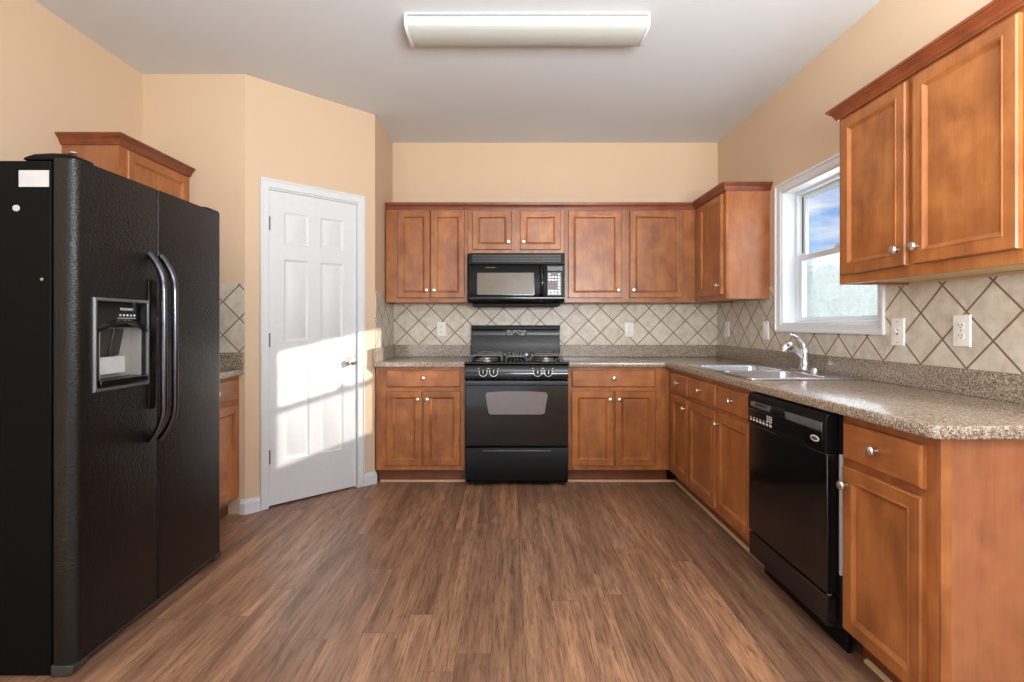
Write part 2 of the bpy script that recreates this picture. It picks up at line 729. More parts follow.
plan = [(XL - T, Y0 - T), (XN + T, Y0 - T), (XN + T, YN + T), (XR + T, YN + T), (XR + T, YB + T), (XL - T, YB + T)]
struct(B().prism(plan, 'z', -0.12, 0).build('floor', M['floor']))
struct(B().prism(plan, 'z', H, H + 0.12).build('ceiling', M['ceiling']))
struct(box(-1.15, XR + T, YB, YB + T, 0, H).build('wall_back', M['paint']))
struct(box(XL, CA[0], YR, YR + 0.1, 0, H).build('wall_recess', M['paint']))
struct(box(CB[0] - 0.1, CB[0], CB[1], YB, 0, H).build('wall_pantry', M['paint']))

# right wall with the kitchen window opening
WY0, WY1, WZ0, WZ1 = 2.510, 3.408, 1.192, 2.066
b = B()
b.box(XR, XR + T, YN, WY0, 0, H)
b.box(XR, XR + T, WY1, YB, 0, H)
b.box(XR, XR + T, WY0, WY1, 0, WZ0)
b.box(XR, XR + T, WY0, WY1, WZ1, H)
struct(b.build('wall_right', M['paint']))
struct(box(XR, XN + T, YN, YN + T, 0, H).build('wall_nook', M['paint']))

# walls behind the camera, with the openings the daylight comes through


def holed(name, axis, c0, c1, u0, u1, holes):
    b = B()

    def bx(a0, a1, z0, z1):
        if axis == 'y':
            b.box(a0, a1, c0, c1, z0, z1)
        else:
            b.box(c0, c1, a0, a1, z0, z1)
    cur = u0
    for h0, h1, z0, z1 in holes:
        bx(cur, h0, 0, H)
        if z0 > 0: bx(h0, h1, 0, z0)
        bx(h0, h1, z1, H)
        cur = h1
    bx(cur, u1, 0, H)
    struct(b.build(name, M['paint']))


holed('wall_rear', 'y', Y0 - T, Y0, XL - T, XN + T, [(-1.9, 0.5, 0.1, 2.4), (1.7, 4.1, 0.4, 2.3)])
holed('wall_nook_side', 'x', XN, XN + T, Y0, YN + T, [(-3.55, -0.85, 0.35, 2.35)])
holed('wall_left', 'x', XL - T, XL, Y0, YR + 0.1, [(-3.6, -1.6, 0.2, 2.3)])
b = B()
b.box(XL - 0.06, XL, -3.6, -3.55, 0.2, 2.3).box(XL - 0.06, XL, -1.65, -1.6, 0.2, 2.3)
b.box(XL - 0.06, XL, -3.55, -1.65, 0.2, 0.25).box(XL - 0.06, XL, -3.55, -1.65, 2.25, 2.3)
struct(b.build('window_5', M['vinyl']))
for nm, (u0, u1, z0, z1) in (('window_2', (-1.9, 0.5, 0.1, 2.4)), ('window_3', (1.7, 4.1, 0.4, 2.3))):
    b = B()
    b.box(u0, u0 + 0.05, Y0 - 0.06, Y0, z0, z1).box(u1 - 0.05, u1, Y0 - 0.06, Y0, z0, z1)
    b.box(u0 + 0.05, u1 - 0.05, Y0 - 0.06, Y0, z0, z0 + 0.05).box(u0 + 0.05, u1 - 0.05, Y0 - 0.06, Y0, z1 - 0.05, z1)
    b.box((u0 + u1) / 2 - 0.03, (u0 + u1) / 2 + 0.03, Y0 - 0.06, Y0, z0 + 0.05, z1 - 0.05)
    struct(b.build(nm, M['vinyl']))
b = B()
b.box(XN, XN + 0.06, -3.55, -3.5, 0.35, 2.35).box(XN, XN + 0.06, -0.9, -0.85, 0.35, 2.35)
b.box(XN, XN + 0.06, -3.5, -0.9, 0.35, 0.40).box(XN, XN + 0.06, -3.5, -0.9, 2.30, 2.35)
struct(b.build('window_4', M['vinyl']))

# diagonal wall with the pantry door: local x runs along the wall, -y faces the room
DA = math.atan2(CB[1] - CA[1], CB[0] - CA[0])
DL = math.hypot(CB[0] - CA[0], CB[1] - CA[1])
DX0, DX1 = 0.144, 0.756     # slab edges
b = B()
b.prism([(0, 0), (DX0 - 0.012, 0), (DX0 - 0.012, 0.1), (0.04, 0.1)], 'z', 0, H)
b.prism([(DX1 + 0.012, 0), (DL, 0), (DL - 0.04, 0.1), (DX1 + 0.012, 0.1)], 'z', 0, H)
b.box(DX0 - 0.012, DX1 + 0.012, 0, 0.1, 2.078, H)
struct(b.build('wall_diagonal', M['paint'], loc=(CA[0], CA[1], 0), rot=(0, 0, DA)))

door = empty('door_1', (CA[0], CA[1], 0), DA, kind='structure', label='white six-panel pantry door in the diagonal wall')


def panel_slab(w, h, t, xs, zs):
    """slab w x h, front at y=0, panels in the cells (x pair, z pair)"""
    b = B()
    gx = sorted({0, w} | {x for p in xs for x in p})
    gz = sorted({0, h} | {z for p in zs for z in p})
    for i in range(len(gx) - 1):
        for j in range(len(gz) - 1):
            x0, x1, z0, z1 = gx[i], gx[i + 1], gz[j], gz[j + 1]
            if (x0, x1) in xs and (z0, z1) in zs:
                def r(k, y):
                    return (x0 + k, x1 - k, z0 + k, z1 - k, y)
                b.rings([r(0, 0), r(0.004, 0.004), r(0.012, 0.009), r(0.018, 0.009), r(0.034, 0.003), r(0.036, 0.002)], back=False)
            else:
                b.add([(x0, 0, z0), (x1, 0, z0), (x1, 0, z1), (x0, 0, z1)], [(0, 1, 2, 3)])
    b.add([(0, 0, 0), (w, 0, 0), (w, 0, h), (0, 0, h), (0, t, 0), (w, t, 0), (w, t, h), (0, t, h)],
          [(0, 4, 5, 1), (1, 5, 6, 2), (2, 6, 7, 3), (3, 7, 4, 0), (4, 7, 6, 5)])
    return b


DH = 2.055
dw = DX1 - DX0
xs = [(0.16 * dw, 0.435 * dw), (0.565 * dw, 0.84 * dw)]
zs = [(DH * (1 - q), DH * (1 - p)) for p, q in ((0.064, 0.168), (0.216, 0.480), (0.575, 0.862))]
slab = panel_slab(dw, DH, 0.035, xs, zs).build('door_slab', M['white'], door, loc=(DX0, 0.008, 0.012))
b = B()
cz = 2.135
b.prism([(DX0 - 0.058, 0), (DX0 - 0.004, 0), (DX0 - 0.004, cz - 0.056), (DX1 + 0.004, cz - 0.056), (DX1 + 0.004, 0), (DX1 + 0.058, 0), (DX1 + 0.058, cz), (DX0 - 0.058, cz)], 'y', -0.014, -0.0005)
o = b.build('casing', M['white'], door, bevel=0.004)
b = B()
b.prism([(DX0 - 0.058, 0), (DX0 - 0.044, 0), (DX0 - 0.044, cz - 0.014), (DX1 + 0.044, cz - 0.014), (DX1 + 0.044, 0), (DX1 + 0.058, 0), (DX1 + 0.058, cz), (DX0 - 0.058, cz)], 'y', -0.021, -0.014)
b.build('casing_backband', M['white'], door, bevel=0.003)
b = B()
b.box(DX0 - 0.012, DX0 - 0.003, 0, 0.1, 0, 2.078).box(DX1 + 0.003, DX1 + 0.012, 0, 0.1, 0, 2.078).box(DX0 - 0.003, DX1 + 0.003, 0, 0.1, 2.069, 2.078)
b.box(DX0 - 0.003, DX0 + 0.01, 0.044, 0.06, 0, 2.069).box(DX1 - 0.01, DX1 + 0.003, 0.044, 0.06, 0, 2.069)
b.build('jamb', M['white'], door)
box(DX0 - 0.003, DX1 + 0.003, 0.062, 0.098, 0.0, 2.069).build('closet_light_stop', M['white'], door)  # unseen panel added behind the slab as a light stop for the closet
for hz in (1.85, 1.09, 0.33):
    b = B()
    b.box(DX0 - 0.004, DX0 + 0.010, 0.003, 0.0075, hz - 0.045, hz + 0.045)
    b.lathe([(0.0055, hz - 0.046), (0.0055, hz + 0.046)], (DX0 - 0.002, 0.001, 0), 'z', 10)
    b.build('hinge', M['hinge'], door)
k = B().lathe([(0.028, 0), (0.030, 0.003), (0.026, 0.007), (0.011, 0.010), (0.010, 0.026), (0.018, 0.032), (0.027, 0.042), (0.0285, 0.052), (0.024, 0.062), (0.010, 0.067)], (0, 0, 0), '-y', 24)
k.build('door_knob', M['nickel'], door, loc=(DX1 - 0.055, 0.008, 0.925))

# baseboards
bbp = [(0, 0), (0.016, 0), (0.016, 0.070), (0.010, 0.078), (0.008, 0.088), (0.0, 0.092)]


def n_of(a):
    return (math.sin(a), -math.cos(a))


nd = n_of(DA)
s = (CA[0] + math.cos(DA) * (DX0 - 0.059), CA[1] + math.sin(DA) * (DX0 - 0.059), 0)
e = (CB[0] - math.cos(DA) * (DL - DX1 - 0.059), CB[1] - math.sin(DA) * (DL - DX1 - 0.059), 0)


def miter(n1, n2):
    v = Vector((n1[0] + n2[0], n1[1] + n2[1]))
    c = 1 + n1[0] * n2[0] + n1[1] * n2[1]
    return (v.x / c, v.y / c)


struct(B().sweep(bbp, [(-1.688, YR, 0), (CA[0], CA[1], 0), s], [(0, -1), miter((0, -1), nd), nd]).build('baseboard_left', M['white']))
struct(B().sweep(bbp, [e, (CB[0], CB[1], 0), (CB[0], CB[1] + 0.001, 0)], [nd, miter(nd, (1, 0)), (1, 0)]).build('baseboard_pantry', M['white']))

# ---------------------------------------------------------------- kitchen window
win = empty('window_1', (XR, (WY0 + WY1) / 2, WZ0), 0, kind='structure', label='white double-hung window above the sink')
OY, OZ = (WY0 + WY1) / 2, WZ0


def wpart(b, name, mat, parent=win, bevel=0.0):
    b.v = [(x - XR, y - OY, z - OZ) for x, y, z in b.v]
    return b.build(name, mat, parent, bevel=bevel)


def frame_yz(b, x0, x1, y0, y1, z0, z1, w, wt=None, wb=None):
    wt = wt or w
    wb = wb or w
    b.box(x0, x1, y0, y0 + w, z0, z1).box(x0, x1, y1 - w, y1, z0, z1)
    b.box(x0, x1, y0 + w, y1 - w, z0, z0 + wb).box(x0, x1, y0 + w, y1 - w, z1 - wt, z1)
    return b


cs = 0.053
b = B()
cy0, cy1, cz0, cz1 = WY0 - cs, WY1 + cs, WZ0 - cs + 0.003, WZ1 + cs
rr = [(cy0, cy1, cz0, cz1, 0.0005), (cy0, cy1, cz0, cz1, 0.022), (cy0 + 0.012, cy1 - 0.012, cz0 + 0.012, cz1 - 0.012, 0.022),
      (cy0 + 0.016, cy1 - 0.016, cz0 + 0.016, cz1 - 0.016, 0.015), (WY0 - 0.008, WY1 + 0.008, WZ0 - 0.008, WZ1 + 0.008, 0.012),
      (WY0, WY1, WZ0, WZ1, 0.008), (WY0, WY1, WZ0, WZ1, 0.0005)]
vs, fs = [], []
for y0, y1, z0, z1, d in rr:
    vs += [(XR - d, y0, z0), (XR - d, y1, z0), (XR - d, y1, z1), (XR - d, y0, z1)]
for j in range(len(rr)):
    a, c = j * 4, ((j + 1) % len(rr)) * 4
    for q in range(4):
        q2 = (q + 1) % 4
        fs.append((a + q, a + q2, c + q2, c + q))
b.add(vs, fs)
wpart(b, 'casing', M['white'])
wpart(frame_yz(B(), XR + 0.001, XR + 0.085, WY0, WY1, WZ0, WZ1, 0.010), 'jamb_liner', M['white'])
wpart(frame_yz(B(), XR + 0.085, XR + 0.15, WY0, WY1, WZ0, WZ1, 0.034, 0.028, 0.020), 'frame', M['vinyl'], bevel=0.002)
lo = wpart(frame_yz(B(), XR + 0.092, XR + 0.112, WY0 + 0.036, WY1 - 0.036, WZ0 + 0.0215, 1.640, 0.036, 0.036, 0.026), 'lower_sash', M['vinyl'], bevel=0.003)
wpart(box(XR + 0.100, XR + 0.104, WY0 + 0.068, WY1 - 0.068, WZ0 + 0.04, 1.61), 'pane', M['glass'], lo)
up = wpart(frame_yz(B(), XR + 0.118, XR + 0.138, WY0 + 0.036, WY1 - 0.036, 1.606, WZ1 - 0.0295, 0.036, 0.028, 0.040), 'upper_sash', M['vinyl'], bevel=0.003)
wpart(box(XR + 0.126, XR + 0.130, WY0 + 0.068, WY1 - 0.068, 1.64, WZ1 - 0.055), 'pane', M['glass'], up)
wpart(box(XR + 0.152, XR + 0.1535, WY0 + 0.03, WY1 - 0.03, WZ0 + 0.02, 1.62), 'insect_screen', M['screen'])
b = B()
b.box(XR + 0.088, XR + 0.116, 2.94, 3.00, 1.641, 1.649)
b.lathe([(0.012, 1.649), (0.012, 1.656), (0.008, 1.662)], (XR + 0.102, 2.97, 0), 'z', 14)
b.box(XR + 0.086, XR + 0.098, 2.945, 2.98, 1.652, 1.660)
wpart(b, 'sash_lock', M['vinyl'])
for yy in (WY0 + 0.037, WY1 - 0.049):
    wpart(box(XR + 0.116, XR + 0.1175, yy, yy + 0.012, 1.66, WZ1 - 0.04), 'sash_track', M['charcoal'])

# ---------------------------------------------------------------- cabinets
knob_src = None


def knob(parent, loc):
    global knob_src
    if knob_src is None:
        o = B().lathe([(0.0065, 0), (0.006, 0.004), (0.005, 0.012), (0.009, 0.016), (0.0155, 0.020), (0.0165, 0.024), (0.0140, 0.029), (0.006, 0.0315)], (0, 0, 0), '-y', 20).build('knob', M['nickel'])
        knob_src = o
    else:
        o = knob_src.copy()
        C.objects.link(o)
    o.parent = parent
    o.location = loc
    return o


def door_part(parent, x0, x1, z0, z1, knob_at=None, name='door', t=0.02, st=0.047):
    w, h = x1 - x0, z1 - z0

    def r(k, y):
        return (-w / 2 + k, w / 2 - k, -h / 2 + k, h / 2 - k, y)
    b = B().rings([r(0, 0), r(0, -t + 0.005), r(0.004, -t), r(st - 0.006, -t), r(st - 0.003, -t - 0.002), r(st + 0.001, -t - 0.001), r(st + 0.006, -t + 0.004), r(st + 0.014, -t + 0.0095)])
    o = b.build(name, M['wood'], parent, loc=((x0 + x1) / 2, -0.0006, (z0 + z1) / 2), angle=25)
    if knob_at:
        sx, sz = knob_at
        knob(o, (sx * (w / 2 - 0.028), -t, sz * (h / 2 - 0.062)))
    return o


def drawer_part(parent, x0, x1, z0, z1, has_knob=True, t=0.02):
    w, h = x1 - x0, z1 - z0

    def r(k, y):
        return (-w / 2 + k, w / 2 - k, -h / 2 + k, h / 2 - k, y)
    o = B().rings([r(0, 0), r(0, -t + 0.008), r(0.003, -t + 0.003), r(0.008, -t)]).build('drawer_front', M['wood_h'], parent, loc=((x0 + x1) / 2, -0.0006, (z0 + z1) / 2), angle=25)
    if has_knob:
        knob(o, (0, -t, 0.003))
    return o


CROWN = [(0, 0), (0.010, 0), (0.012, 0.008), (0.015, 0.010), (0.017, 0.018), (0.024, 0.030), (0.033, 0.036), (0.034, 0.041), (0.040, 0.042), (0.041, 0.052), (0, 0.052)]
ZU0, ZU1, ZCR = 1.370, 2.130, 2.116


def wall_cabinet(label, loc, rz, x0, x1, depth, z0, z1, doors, crown_path, crown_offs, knobs, group=None):
    """local frame: face plane y=0, front towards -y, loc at the face on the wall-cabinet's base"""
    t = empty('wall_cabinet', (loc[0], loc[1], z0), rz, label=label, cat='cabinet', group=group)
    b = B()
    b.box(x0, x1, 0.019, depth, z0 + 0.016, z1)
    b.box(x0, x0 + 0.013, 0.019, depth, z0, z0 + 0.016).box(x1 - 0.013, x1, 0.019, depth, z0, z0 + 0.016)
    b.v = [(x, y, z - z0) for x, y, z in b.v]
    b.build('carcass', M['wood_end'], t)
    b = box(x0, x1, 0.0, 0.019, z0, z1)
    b.v = [(x, y, z - z0) for x, y, z in b.v]
    b.build('face_frame', M['wood'], t, bevel=0.001)
    b = box(x0 + 0.014, x1 - 0.014, 0.020, depth - 0.002, z0 + 0.011, z0 + 0.0155)
    b.v = [(x, y, z - z0) for x, y, z in b.v]
    b.build('underside', M['pale_wood'], t)
    for (a, c, zz0, zz1), kn in zip(doors, knobs):
        door_part(t, a, c, zz0 - z0, zz1 - z0, kn)
    if crown_path:
        b = B().sweep(CROWN, [(x, y, ZCR - z0) for x, y in crown_path], crown_offs)
        b.build('crown_moulding', M['wood_crown'], t, angle=30)
    return t


FY = YB - 0.325 + 0.02 - 0.003     # wall-cabinet face plane on the back wall (door fronts 2 cm nearer)
UD = YB - FY - 0.001
UX = 1.48 + 0.02                    # face plane of the wall cabinets on the right wall
zd0, zd1 = 1.405, 2.104
G = 'wall cabinets along the back wall'
wall_cabinet('two-door cinnamon wood wall cabinet left of the microwave', (0, FY), 0, -0.992, -0.3355, UD, ZU0, ZU1,
             [(-0.895, -0.634, zd0, zd1), (-0.629, -0.358, zd0, zd1)], [(-0.992, 0), (-0.3355, 0)], [(0, -1), (0, -1)], [(1, -1), (-1, -1)], G)
wall_cabinet('short two-door cinnamon wood cabinet mounted above the microwave', (0, FY), 0, -0.3345, 0.4455, UD, 1.757, ZU1,
             [(-0.295, 0.022, 1.793, zd1), (0.088, 0.412, 1.793, zd1)], [(-0.3345, 0), (0.4455, 0)], [(0, -1), (0, -1)], [(1, -1), (-1, -1)], G)
cx_ = UX - 0.0005
wall_cabinet('two-door cinnamon wood wall cabinet right of the microwave, reaching the corner', (0, FY), 0, 0.4465, cx_, UD, ZU0, ZU1,
             [(0.474, 0.902, zd0, zd1), (0.968, 1.396, zd0, zd1)], [(0.4465, 0), (cx_, 0)], [(0, -1), (-1, -1)], [(1, -1), (-1, -1)], G)

# right wall: local x points towards the camera (-Y), y into the wall (+X)
RZ = -PI / 2
URD = XR - UX - 0.001


def ly(y):      # world Y -> local x on the right wall, root at Y=0
    return -y


wall_cabinet('single-door cinnamon wood wall cabinet in the corner, left of the window', (UX, 0), RZ, -FY + 0.0005, -3.555, URD, ZU0, ZU1,
             [(-4.012, -3.600, zd0, zd1)], [(-FY + 0.0005, 0), (-3.555, 0), (-3.555, URD)], [(1, -1), (1, -1), (1, 0)], [(1, -1)], 'wall cabinets on the window wall')
wall_cabinet('large two-door cinnamon wood wall cabinet nearest the viewer, right of the window', (UX, 0), RZ, -2.335, -1.470, URD, ZU0, ZU1,
             [(-2.298, -1.925, 1.412, zd1 - 0.004), (-1.890, -1.500, 1.412, zd1 - 0.004)], [(-2.335, URD), (-2.335, 0), (-1.470, 0), (-1.470, URD)], [(-1, 0), (-1, -1), (1, -1), (1, 0)], [(1, -1), (-1, -1)], 'wall cabinets on the window wall')
# left wall, above the fridge line: local x points away from the camera (+Y), y into the wall (-X)
LX = -2.010
wall_cabinet('cinnamon wood wall cabinet with crown moulding high behind the refrigerator', (LX, 0), PI / 2, 2.650, YR - 0.002, -LX + XL + 0.0 if False else (LX - XL) - 0.001, ZU0, ZU1,
             [(2.690, 3.190, zd0, zd1)], [(2.650, (LX - XL) - 0.001), (2.650, 0), (YR - 0.002, 0)], [(-1, 0), (-1, -1), (0, -1)], [(1, -1)])

ZB0, ZB1 = 0.106, 0.8745


def base_cabinet(label, loc, rz, x0, x1, depth, doors, drawers, toe=True, group=None, toe_x=None, end=None, name='base_cabinet', hollow=False):
    t = empty(name, (loc[0], loc[1], 0), rz, label=label, cat='cabinet', group=group)
    if hollow:
        b = B().box(x0, x0 + 0.016, 0.019, depth, ZB0, ZB1).box(x1 - 0.016, x1, 0.019, depth, ZB0, ZB1)
        b.box(x0 + 0.016, x1 - 0.016, 0.019, depth, ZB0, ZB0 + 0.016).box(x0 + 0.016, x1 - 0.016, depth - 0.01, depth, ZB0 + 0.016, ZB1)
        b.build('carcass', M['wood_end'], t)
    else:
        box(x0, x1, 0.019, depth, ZB0, ZB1).build('carcass', M['wood_end'], t)
    box(x0, x1, 0, 0.019, ZB0, ZB1).build('face_frame', M['wood'], t, bevel=0.001)
    for a, c, z0, z1, kn in doors:
        door_part(t, a, c, z0, z1, kn)
    for a, c, z0, z1 in drawers:
        drawer_part(t, a, c, z0, z1)
    tx = toe_x or (x0, x1)
    box(tx[0], tx[1], 0.070, 0.086, 0.0, ZB0 - 0.0005).build('toe_kick', M['toe'], t)
    return t


BY = 3.84      # base face plane on the back wall
BX = 1.195     # base face plane on the right wall
BD = YB - BY - 0.001
RD = XR - BX - 0.001
zD0, zD1, zR0, zR1 = 0.141, 0.698, 0.727, 0.854
nD1, nR0, nR1 = 0.694, 0.719, 0.847      # the run along the window wall
base_cabinet('cinnamon wood base cabinet left of the range, two doors under a drawer', (0, BY), 0, -0.992, -0.3305, BD,
             [(-0.910, -0.650, zD0, zD1, (1, 1)), (-0.636, -0.362, zD0, zD1, (-1, 1))], [(-0.910, -0.362, zR0, zR1)])
base_cabinet('cinnamon wood base cabinet right of the range, two doors under a drawer', (0, BY), 0, 0.4405, BX - 0.0005, BD,
             [(0.466, 0.777, zD0, zD1, (1, 1)), (0.788, 1.089, zD0, zD1, (-1, 1))], [(0.466, 1.089, zR0, zR1)])
base_cabinet('narrow base cabinet at the inside corner, one door under a small drawer', (BX, 0), RZ, -BY + 0.0005, -3.388, RD,
             [(-3.728, -3.400, zD0, nD1, (1, 1))], [(-3.728, -3.400, nR0, nR1)], group='base cabinets along the window wall', toe_x=(-BY - 0.069, -3.388))
base_cabinet('sink base cabinet below the double sink, two doors and two false drawer fronts', (BX, 0), RZ, -3.387, -2.492, RD,
             [(-3.375, -2.943, zD0, nD1, None), (-2.918, -2.509, zD0, nD1, (-1, 1))], [(-3.375, -2.943, nR0, nR1), (-2.918, -2.509, nR0, nR1)], group='base cabinets along the window wall', hollow=True)
endc = base_cabinet('base cabinet ending the counter nearest the viewer, right of the dishwasher', (BX, 0), RZ, -1.838, -1.434, RD,
                    [(-1.815, -1.470, zD0 - 0.02, nD1, (-1, 1))], [(-1.815, -1.470, nR0, nR1)], group='base cabinets along the window wall')
b = B().box(-1.4335, -1.427, 0.0, RD, 0.0, ZB1)
b.build('end_panel', M['wood_end'], endc)
b = B().box(-1.4269, -1.421, -0.002, 0.028, 0.0, ZB1)
b.build('end_stile', M['wood'], endc)
base_cabinet('cinnamon wood base cabinet on the left wall behind the refrigerator', (-1.696, 0), PI / 2, 2.640, YR - 0.002, (-1.696 - XL) - 0.001,
             [(2.665, 3.185, zD0, zD1, (-1, 1))], [(2.665, 3.185, zR0, zR1)])

# pale shoe moulding along the toe kicks
shoe = [(0, 0), (0.013, 0), (0.012, 0.006), (0.008, 0.010), (0.0, 0.013)]
struct(B().sweep(shoe, [(-0.975, BY + 0.0695, 0), (-0.332, BY + 0.0695, 0)], [(0, -1), (0, -1)]).build('trim_1', M['shoe']))
cxx, cyy = BX + 0.0695, BY + 0.0695
struct(B().sweep(shoe, [(0.442, cyy, 0), (cxx, cyy, 0), (cxx, 2.492, 0)], [(0, -1), (-1, -1), (-1, 0)]).build('trim_2', M['shoe']))
struct(B().sweep(shoe, [(cxx, 1.815, 0), (cxx, 1.437, 0)], [(-1, 0), (-1, 0)]).build('trim_3', M['shoe']))

# ---------------------------------------------------------------- countertops
ZC0, ZC1 = 0.8755, 0.914
CF = 3.800      # front edge, back run
CX = 1.152      # front edge, right run
CE = 1.398      # near end
SP0, SP1 = 0.9145, 1.016


def countertop(name, label, poly, splashes, origin):
    t = empty(name, (origin[0], origin[1], ZC0), 0, label=label, cat='countertop')
    b = B().prism([(x - origin[0], y - origin[1]) for x, y in poly], 'z', 0, ZC1 - ZC0)
    w = b.build('worktop', M['laminate'], t, bevel=0.006, seg=3)
    for (x0, x1, y0, y1) in splashes:
        box(x0 - origin[0], x1 - origin[0], y0 - origin[1], y1 - origin[1], SP0 - ZC0, SP1 - ZC0).build('splash', M['laminate'], t, bevel=0.002)
    return t, w


countertop('countertop', 'short speckled laminate countertop left of the range with raised side and back splash',
           [(-1.0055, CF), (-0.329, CF), (-0.329, YB - 0.001), (-1.0055, YB - 0.001)],
           [(-0.983, -0.329, YB - 0.021, YB - 0.001), (-1.0055, -0.9835, CF + 0.004, YB - 0.001)], (-0.66, 4.1))
ct, wt = countertop('countertop', 'long L-shaped speckled laminate countertop holding the sink, running towards the viewer',
                    [(0.4395, CF), (CX, CF), (CX, CE + 0.020), (CX + 0.020, CE), (XR - 0.001, CE), (XR - 0.001, YB - 0.001), (0.4395, YB - 0.001)],
                    [(0.4395, XR - 0.0225, YB - 0.021, YB - 0.001), (XR - 0.022, XR - 0.001, CE + 0.004, YB - 0.001)], (1.5, 2.9))
SX0, SX1, SY0, SY1 = 1.195, 1.772, 2.560, 3.460
cut = box(SX0 + 0.02 - 1.5, SX1 - 0.02 - 1.5, SY0 + 0.02 - 2.9, SY1 - 0.02 - 2.9, -0.1, 0.2).build('cut', M['laminate'], ct)
carve(wt, cut)
countertop('countertop', 'small speckled laminate countertop glimpsed behind the refrigerator',
           [(XL + 0.001, 2.640), (-1.664, 2.640), (-1.664, YR - 0.001), (XL + 0.001, YR - 0.001)],
           [(XL + 0.001, -1.668, YR - 0.021, YR - 0.001), (XL + 0.001, XL + 0.021, 2.64, YR - 0.0215)], (-2.0, 2.9))

# ---------------------------------------------------------------- tile backsplashes


def backsplash(label, b, origin, mat):
    b.v = [(x - origin[0], y - origin[1], z - origin[2]) for x, y, z in b.v]
    o = b.build('tile_backsplash', mat, loc=origin)
    return tag(o, label, 'backsplash')


TT = 0.008
backsplash('beige diagonal-tile backsplash on the back wall behind the range', box(-1.0065 + TT + 0.001, XR - TT - 0.001, YB - TT, YB - 0.0005, 1.0165, 1.3685), (-0.892, YB, 1.123), M['tile_back'])
b = B().prism([(1.36, 1.0165), (YB - 0.001, 1.0165), (YB - 0.001, 1.3685), (3.553, 1.3685), (3.553, 1.452), (cy1 + 0.0006, 1.452), (cy1 + 0.0006, cz0 - 0.0006),
               (cy0 - 0.0006, cz0 - 0.0006), (cy0 - 0.0006, 1.3685), (1.36, 1.3685)], 'x', XR - TT, XR - 0.0005)
backsplash('beige diagonal-tile backsplash on the window wall above the sink counter', b, (XR, 2.126, 1.129), M['tile_side'])
backsplash('narrow strip of diagonal tile on the pantry side wall, left of the range', box(CB[0] + 0.0005, CB[0] + TT, CB[1] + 0.001, YB - 0.001, 1.0165, 1.3685).box(CB[0] + 0.0005, CB[0] + TT, CB[1] + 0.001, 4.09, 1.3685, 1.452), (CB[0], 3.96, 1.123), M['tile_back'])
backsplash('diagonal-tile backsplash patch glimpsed behind the refrigerator', box(XL + 0.001, -1.664, YR - TT, YR - 0.0005, 1.0165, 1.3685).box(LX + 0.02, -1.664, YR - TT, YR - 0.0005, 1.3685, 1.447), (-1.70, YR, 1.23), M['tile_back'])

# ---------------------------------------------------------------- outlets and switches


def wall_plate(kind, label, loc, rz):
    nm = 'power_outlet' if kind == 'outlet' else 'light_switch'
    t = empty(nm, loc, rz, label=label, cat='outlet' if kind == 'outlet' else 'switch', group='ivory wall plates on the backsplash')
    w, h = 0.080, 0.127

    def r(k, y):
        return (-w / 2 + k, w / 2 - k, -h / 2 + k, h / 2 - k, y)
    B().rings([r(0, 0), r(0, -0.002), r(0.003, -0.0055), r(0.006, -0.006)]).build('plate', M['plate'], t)
    if kind == 'outlet':
        for s in (-1, 1):
            pts = []
            for i in range(20):
                a = 2 * PI * i / 20
                pts.append((0.0165 * math.cos(a), max(-0.0125, min(0.0125, 0.0165 * math.sin(a)))))
            rc = B().prism(pts, 'y', -0.0085, -0.0062).build('receptacle', M['plate'], t, loc=(0, 0, s * 0.0205))
            box(-0.0085, -0.0060, -0.0092, -0.0086, -0.002, 0.007).box(0.0060, 0.0085, -0.0092, -0.0086, -0.002, 0.006).box(-0.0022, 0.0022, -0.0092, -0.0086, -0.0095, -0.0055).build('slots', M['slot'], rc)
    elif kind == 'switch':
        box(-0.005, 0.005, -0.0068, -0.0061, -0.012, 0.012).build('switch_slot', M['slot'], t)
        B().prism([(-0.0068, -0.006), (-0.0068, 0.006), (-0.018, 0.010), (-0.018, 0.003)], 'x', -0.0035, 0.0035).build('toggle', M['plate'], t)
    elif kind == 'rocker':
        B().prism([(-0.0061, -0.033), (-0.0061, 0.033), (-0.0115, 0.033), (-0.008, 0.0), (-0.0075, -0.033)], 'x', -0.0165, 0.0165).build('rocker', M['plate'], t)
    for s in ((-0.048, 0.048) if kind != 'outlet' else (0.0,)):
        B().lathe([(0.003, 0.0061), (0.003, 0.0075), (0.001, 0.008)], (0, 0, s), '-y', 10).build('screw', M['brass'], t)
    return t


yb = YB - TT - 0.0008
xr = XR - TT - 0.0008
wall_plate('outlet', 'ivory outlet on the tile left of the range', (-0.585, yb, 1.152), 0)
wall_plate('outlet', 'ivory outlet on the back wall tile right of the range', (1.037, yb, 1.147), 0)
wall_plate('outlet', 'ivory outlet on the window wall closest to the room corner', (xr, 4.23, 1.154), RZ)
wall_plate('rocker', 'ivory rocker switch directly left of the window above the sink', (xr, 3.595, 1.150), RZ)
wall_plate('switch', 'ivory toggle switch just right of the window casing', (xr, 2.373, 1.156), RZ)
wall_plate('outlet', 'ivory outlet nearest the viewer, under the big wall cabinet', (xr, 2.038, 1.166), RZ)

# ---------------------------------------------------------------- sink and faucet
sk = empty('kitchen_sink', ((SX0 + SX1) / 2, (SY0 + SY1) / 2, ZC1), 0, label='stainless double-bowl drop-in sink set into the long countertop below the window', cat='sink')
sx, sy = (SX0 + SX1) / 2, (SY0 + SY1) / 2


def rrect(x0, x1, y0, y1, r, n=5):
    p = []
    for cx, cy, a0 in ((x1 - r, y1 - r, 0), (x0 + r, y1 - r, 90), (x0 + r, y0 + r, 180), (x1 - r, y0 + r, 270)):
        for i in range(n + 1):
            a = math.radians(a0 + 90 * i / n)
            p.append((cx + r * math.cos(a), cy + r * math.sin(a)))
    return p


